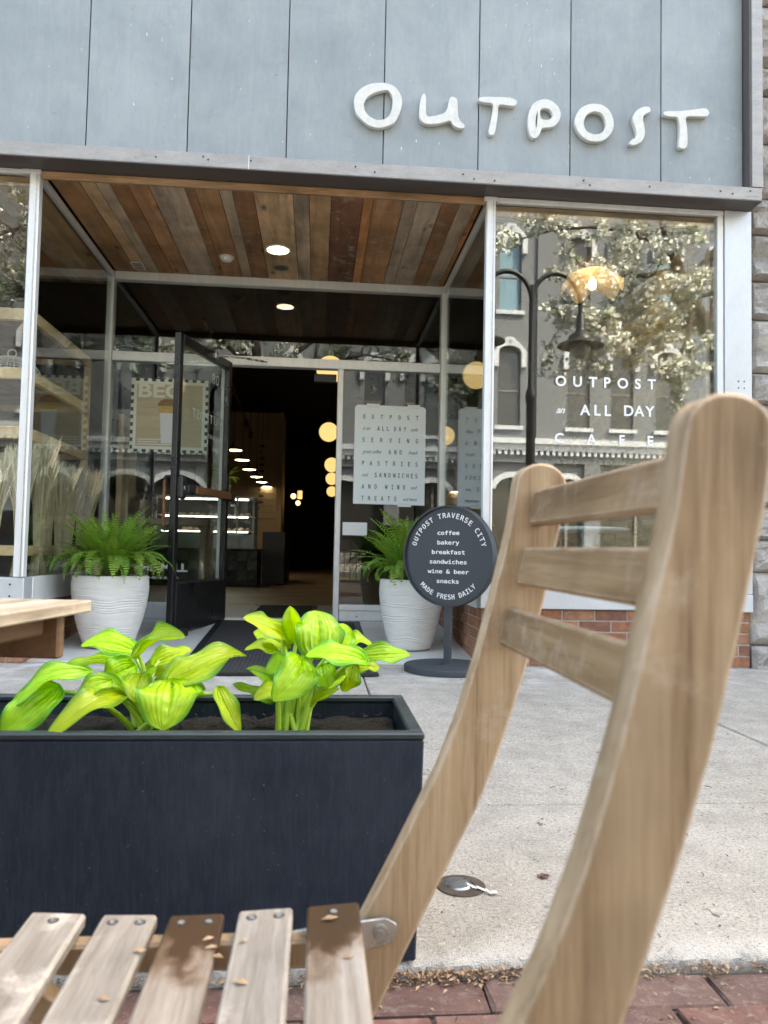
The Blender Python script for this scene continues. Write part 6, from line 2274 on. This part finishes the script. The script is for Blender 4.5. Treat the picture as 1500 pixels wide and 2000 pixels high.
def street_lamp():
    x, y = 3.09, -1.42
    t = thing('street_lamp', 'black twin-arm street lamp with bell shades, reflected in the display window', 'street lamp', (x, y, -0.04))
    m = MT['black_metal']
    b = MB()
    b.lathe([(0.0001, 0), (0.2, 0), (0.2, 0.12), (0.13, 0.2), (0.11, 0.7), (0.085, 0.85), (0.072, 0.9), (0.066, 2.95), (0.082, 3.0), (0.082, 3.10), (0.045, 3.2), (0.042, 4.72), (0.0001, 4.74)], (0, 0, 0), 20)
    b.build('pole', m, t, (x, y, -0.04), smooth=True)
    for s in (-1, 1):
        pts = []
        for k in range(17):
            a = math.pi * k / 16
            pts.append((x + s * (0.37 - 0.37 * math.cos(a)), y, 4.42 + 0.46 * math.sin(a) * (1 if k < 9 else 1) - (0.0 if k < 16 else 0.02)))
        pts.append((x + s * 0.745, y, 4.22))
        b = MB()
        b.tube(pts, 0.036, 10)
        b.build('arm', m, t, smooth=True)
        b = MB()
        b.lathe([(0.05, 0.42), (0.062, 0.40), (0.066, 0.20), (0.09, 0.15), (0.17, 0.10), (0.20, 0.02), (0.335, -0.04), (0.345, -0.06), (0.30, -0.055), (0.15, -0.02), (0.0001, 0.0)], (0, 0, 0), 28)
        b.build('bell_shade', m, t, (x + s * 0.745, y, 3.86), smooth=True)
        b = MB()
        b.lathe([(0.14, -0.03), (0.15, -0.12), (0.10, -0.22), (0.0001, -0.26)], (0, 0, 0), 18)
        b.build('lens', MT['white_plastic'], t, (x + s * 0.745, y, 3.86), smooth=True)


street_lamp()


def tree(name, label, trunk, limbs, region, n_tw, seed, n_clump, bloom=0.8):
    """trunk and limbs as given, twigs and blossom clusters grown off the limbs"""
    t = thing(name, label, 'tree', trunk[0][0])
    rr = random.Random(seed)
    b = MB()
    b.tube([p for p, r in trunk], [r for p, r in trunk], 12)
    b.build('trunk', MT['bark'], t, smooth=True)
    lb = MB()
    ends = []
    for limb in limbs:
        pts = [Vector(p) for p, r in limb]
        rad = [r for p, r in limb]
        lb.tube(pts, rad, 8)
        for i in range(len(pts) - 1):
            for k in range(5):
                s = rr.random()
                ends.append((pts[i].lerp(pts[i + 1], s), (pts[i + 1] - pts[i]).normalized(), rad[i]))
    lb.build('limb', MT['bark'], t, smooth=True)
    tw, cl, lf = MB(), MB(), MB()
    tips = []
    for _ in range(n_tw):
        p, d, r = ends[rr.randrange(len(ends))]
        q = Vector(p)
        dr = (d * 0.5 + Vector((rr.gauss(0, 1), rr.gauss(0, 1), rr.gauss(0.15, 0.8)))).normalized()
        pts, L = [q.copy()], rr.uniform(0.4, 1.1)
        for k in range(6):
            dr = (dr + Vector((rr.gauss(0, .28), rr.gauss(0, .28), rr.gauss(0.02, .28)))).normalized()
            q = q + dr * (L / 6)
            pts.append(q.copy())
            if k > 0:
                tips.append(q.copy())
            if rr.random() < 0.4 and k > 1:
                e = q + (dr + Vector((rr.gauss(0, .7), rr.gauss(0, .7), rr.gauss(0, .7)))).normalized() * rr.uniform(0.15, 0.4)
                tw.tube([q, (q + e) / 2 + Vector((0, 0, 0.02)), e], [0.006, 0.005, 0.003], 3, cap=False)
                tips.append(e)
        tw.tube(pts, [0.014, 0.012, 0.010, 0.008, 0.007, 0.006, 0.004], 4, cap=False)
    o = tw.build('twigs', MT['bark'], t, recalc=False)
    o['kind'] = 'stuff'
    def flake(mb, c, s):
        u = Vector((rr.gauss(0, 1), rr.gauss(0, 1), rr.gauss(0, 1))).normalized()
        v = u.orthogonal().normalized()
        w = u.cross(v)
        mb.quad([c + v * s, c + w * s, c - v * s, c - w * s])
    for _ in range(n_clump):
        c = tips[rr.randrange(len(tips))]
        isb = rr.random() < bloom
        for k in range(rr.randrange(6, 13)):
            p = c + Vector((rr.gauss(0, 1), rr.gauss(0, 1), rr.gauss(0, 1))) * 0.06
            if isb and rr.random() < 0.92:
                flake(cl, p, rr.uniform(0.03, 0.052))
            else:
                flake(lf, p, rr.uniform(0.018, 0.036))
    o = cl.build('blossom', MT['blossom'], t, recalc=False)
    o['kind'] = 'stuff'
    o = lf.build('leaves', MT['tree_leaf'], t, recalc=False)
    o['kind'] = 'stuff'


Y = -3.4
tree('pear_tree', 'white-blossomed pear tree with a leaning trunk, reflected in the display window',
     [((7.45, Y, -0.1), 0.19), ((7.30, Y, 2.0), 0.165), ((7.0, Y, 4.5), 0.15), ((6.75, Y, 4.95), 0.145), ((6.45, Y, 5.35), 0.12), ((6.2, Y, 6.1), 0.10), ((5.9, Y, 7.2), 0.075), ((5.6, Y + .2, 8.6), 0.04)],
     [[((6.75, Y, 4.95), 0.10), ((6.2, Y, 4.80), 0.09), ((5.75, Y, 4.70), 0.075), ((5.2, Y + .1, 4.50), 0.06), ((4.75, Y + .1, 4.80), 0.045), ((4.3, Y + .2, 4.9), 0.03), ((3.75, Y + .2, 4.98), 0.015)],
      [((6.4, Y, 5.45), 0.075), ((6.9, Y, 6.1), 0.06), ((7.6, Y, 6.8), 0.045), ((8.2, Y, 7.6), 0.02)],
      [((6.3, Y, 5.8), 0.06), ((5.6, Y + .2, 5.6), 0.045), ((4.9, Y + .3, 5.5), 0.03), ((4.4, Y + .3, 5.7), 0.015)],
      [((6.15, Y, 6.2), 0.06), ((5.5, Y - .1, 6.5), 0.045), ((4.7, Y, 6.5), 0.03), ((4.0, Y, 6.4), 0.02), ((3.4, Y, 6.2), 0.012)],
      [((6.6, Y, 5.2), 0.055), ((6.3, Y + .3, 4.4), 0.04), ((6.0, Y + .4, 3.9), 0.018)],
      [((5.9, Y, 7.1), 0.05), ((5.1, Y, 8.0), 0.04), ((4.0, Y, 8.6), 0.02)],
      [((6.1, Y, 6.6), 0.045), ((7.2, Y + .3, 7.2), 0.03), ((8.6, Y, 7.3), 0.015)],
      [((6.5, Y, 5.3), 0.04), ((7.3, Y, 5.5), 0.03), ((8.2, Y, 5.6), 0.015)]],
     None, 120, 5, 2500, 0.93)
Y = -3.8
tree('street_tree', 'bare-branched street tree just coming into leaf, reflected in the left window and transom',
     [((-1.6, Y, -0.1), 0.16), ((-1.5, Y, 2.2), 0.14), ((-1.3, Y, 4.0), 0.12), ((-1.5, Y, 5.6), 0.09), ((-1.8, Y, 7.6), 0.05)],
     [[((-1.35, Y, 4.0), 0.08), ((-0.6, Y, 5.0), 0.06), ((0.4, Y, 5.8), 0.045), ((1.6, Y, 6.2), 0.03), ((2.6, Y, 6.0), 0.014)],
      [((-1.4, Y, 4.6), 0.07), ((-2.4, Y, 5.4), 0.055), ((-3.6, Y, 6.1), 0.04), ((-4.8, Y, 6.3), 0.025), ((-5.8, Y, 5.8), 0.012)],
      [((-1.5, Y, 5.4), 0.06), ((-2.8, Y, 6.6), 0.04), ((-4.2, Y, 7.4), 0.02)],
      [((-1.35, Y, 4.2), 0.055), ((-0.3, Y - .2, 4.8), 0.04), ((1.0, Y - .2, 5.1), 0.025), ((2.0, Y, 4.9), 0.012)],
      [((-2.0, Y, 5.1), 0.045), ((-3.2, Y, 5.0), 0.03), ((-4.6, Y, 5.2), 0.018), ((-5.4, Y, 4.9), 0.01)],
      [((-1.6, Y, 6.2), 0.05), ((-0.4, Y, 7.0), 0.03), ((0.8, Y, 7.4), 0.015)]],
     None, 280, 9, 1700, 0.3)


def iron_railing():
    y = -1.75
    t = thing('iron_railing', 'low black iron railing along the street kerb, reflected in the poster pane', 'railing', (-1, y, -0.04))
    m = MT['black_metal']
    x0, x1 = -3.5, 2.2
    for z in (0.08, 0.92):
        box('rail', x0, x1, y - 0.012, y + 0.012, z, z + 0.03, m, t)
    x = x0
    while x < x1:
        box('bar', x, x + 0.014, y - 0.007, y + 0.007, 0.111, 0.919, m, t)
        x += 0.115
    for x in (x0, -0.7, x1):
        box('post', x - 0.02, x + 0.02, y - 0.02, y + 0.02, -0.04, 1.0, m, t)


iron_railing()


def parked_car():
    """dark saloon at the far kerb, seen only as a reflection low in the door-side glass"""
    cx, cy, z0 = -5.2, -5.2, -0.115
    t = thing('parked_car', 'dark grey parked car at the kerb, reflected low in the door-side glass', 'car', (cx, cy, z0))
    body = [(-2.25, 0.28), (-2.28, 0.62), (-2.15, 0.78), (-1.25, 0.90), (-0.55, 1.36), (0.75, 1.40), (1.55, 1.02), (2.15, 0.95), (2.27, 0.70), (2.25, 0.28), (1.80, 0.24), (1.72, 0.46), (1.45, 0.60), (1.16, 0.46), (1.08, 0.22), (-1.05, 0.22), (-1.13, 0.46), (-1.42, 0.60), (-1.70, 0.46), (-1.78, 0.24)]
    paint = plain('car_paint', (0.05, 0.055, 0.065), (0.045, 0.05, 0.058), 3, rough=0.2, spec=0.7)
    prism('body', [[(cx + a, z0 + b_) for a, b_ in body]], cy, 1.72, paint, t, 0.03)
    gl = [(-1.0, 0.95), (-0.5, 1.30), (0.7, 1.33), (1.25, 1.0)]
    for s in (-1, 1):
        prism('side_window', [[(cx + a, z0 + b_) for a, b_ in gl]], cy + s * 0.895, 0.012, MT['far_glass'], t)
        for wx in (-1.42, 1.42):
            b = MB()
            b.tube([(cx + wx, cy + s * 0.66, z0 + 0.31), (cx + wx, cy + s * 0.87, z0 + 0.31)], 0.31, 24)
            wh = b.build('wheel', MT['black_metal'], t)
            b = MB()
            b.tube([(cx + wx, cy + s * 0.865, z0 + 0.31), (cx + wx, cy + s * 0.885, z0 + 0.31)], 0.20, 16)
            b.build('rim', MT['chrome'], wh)


parked_car()
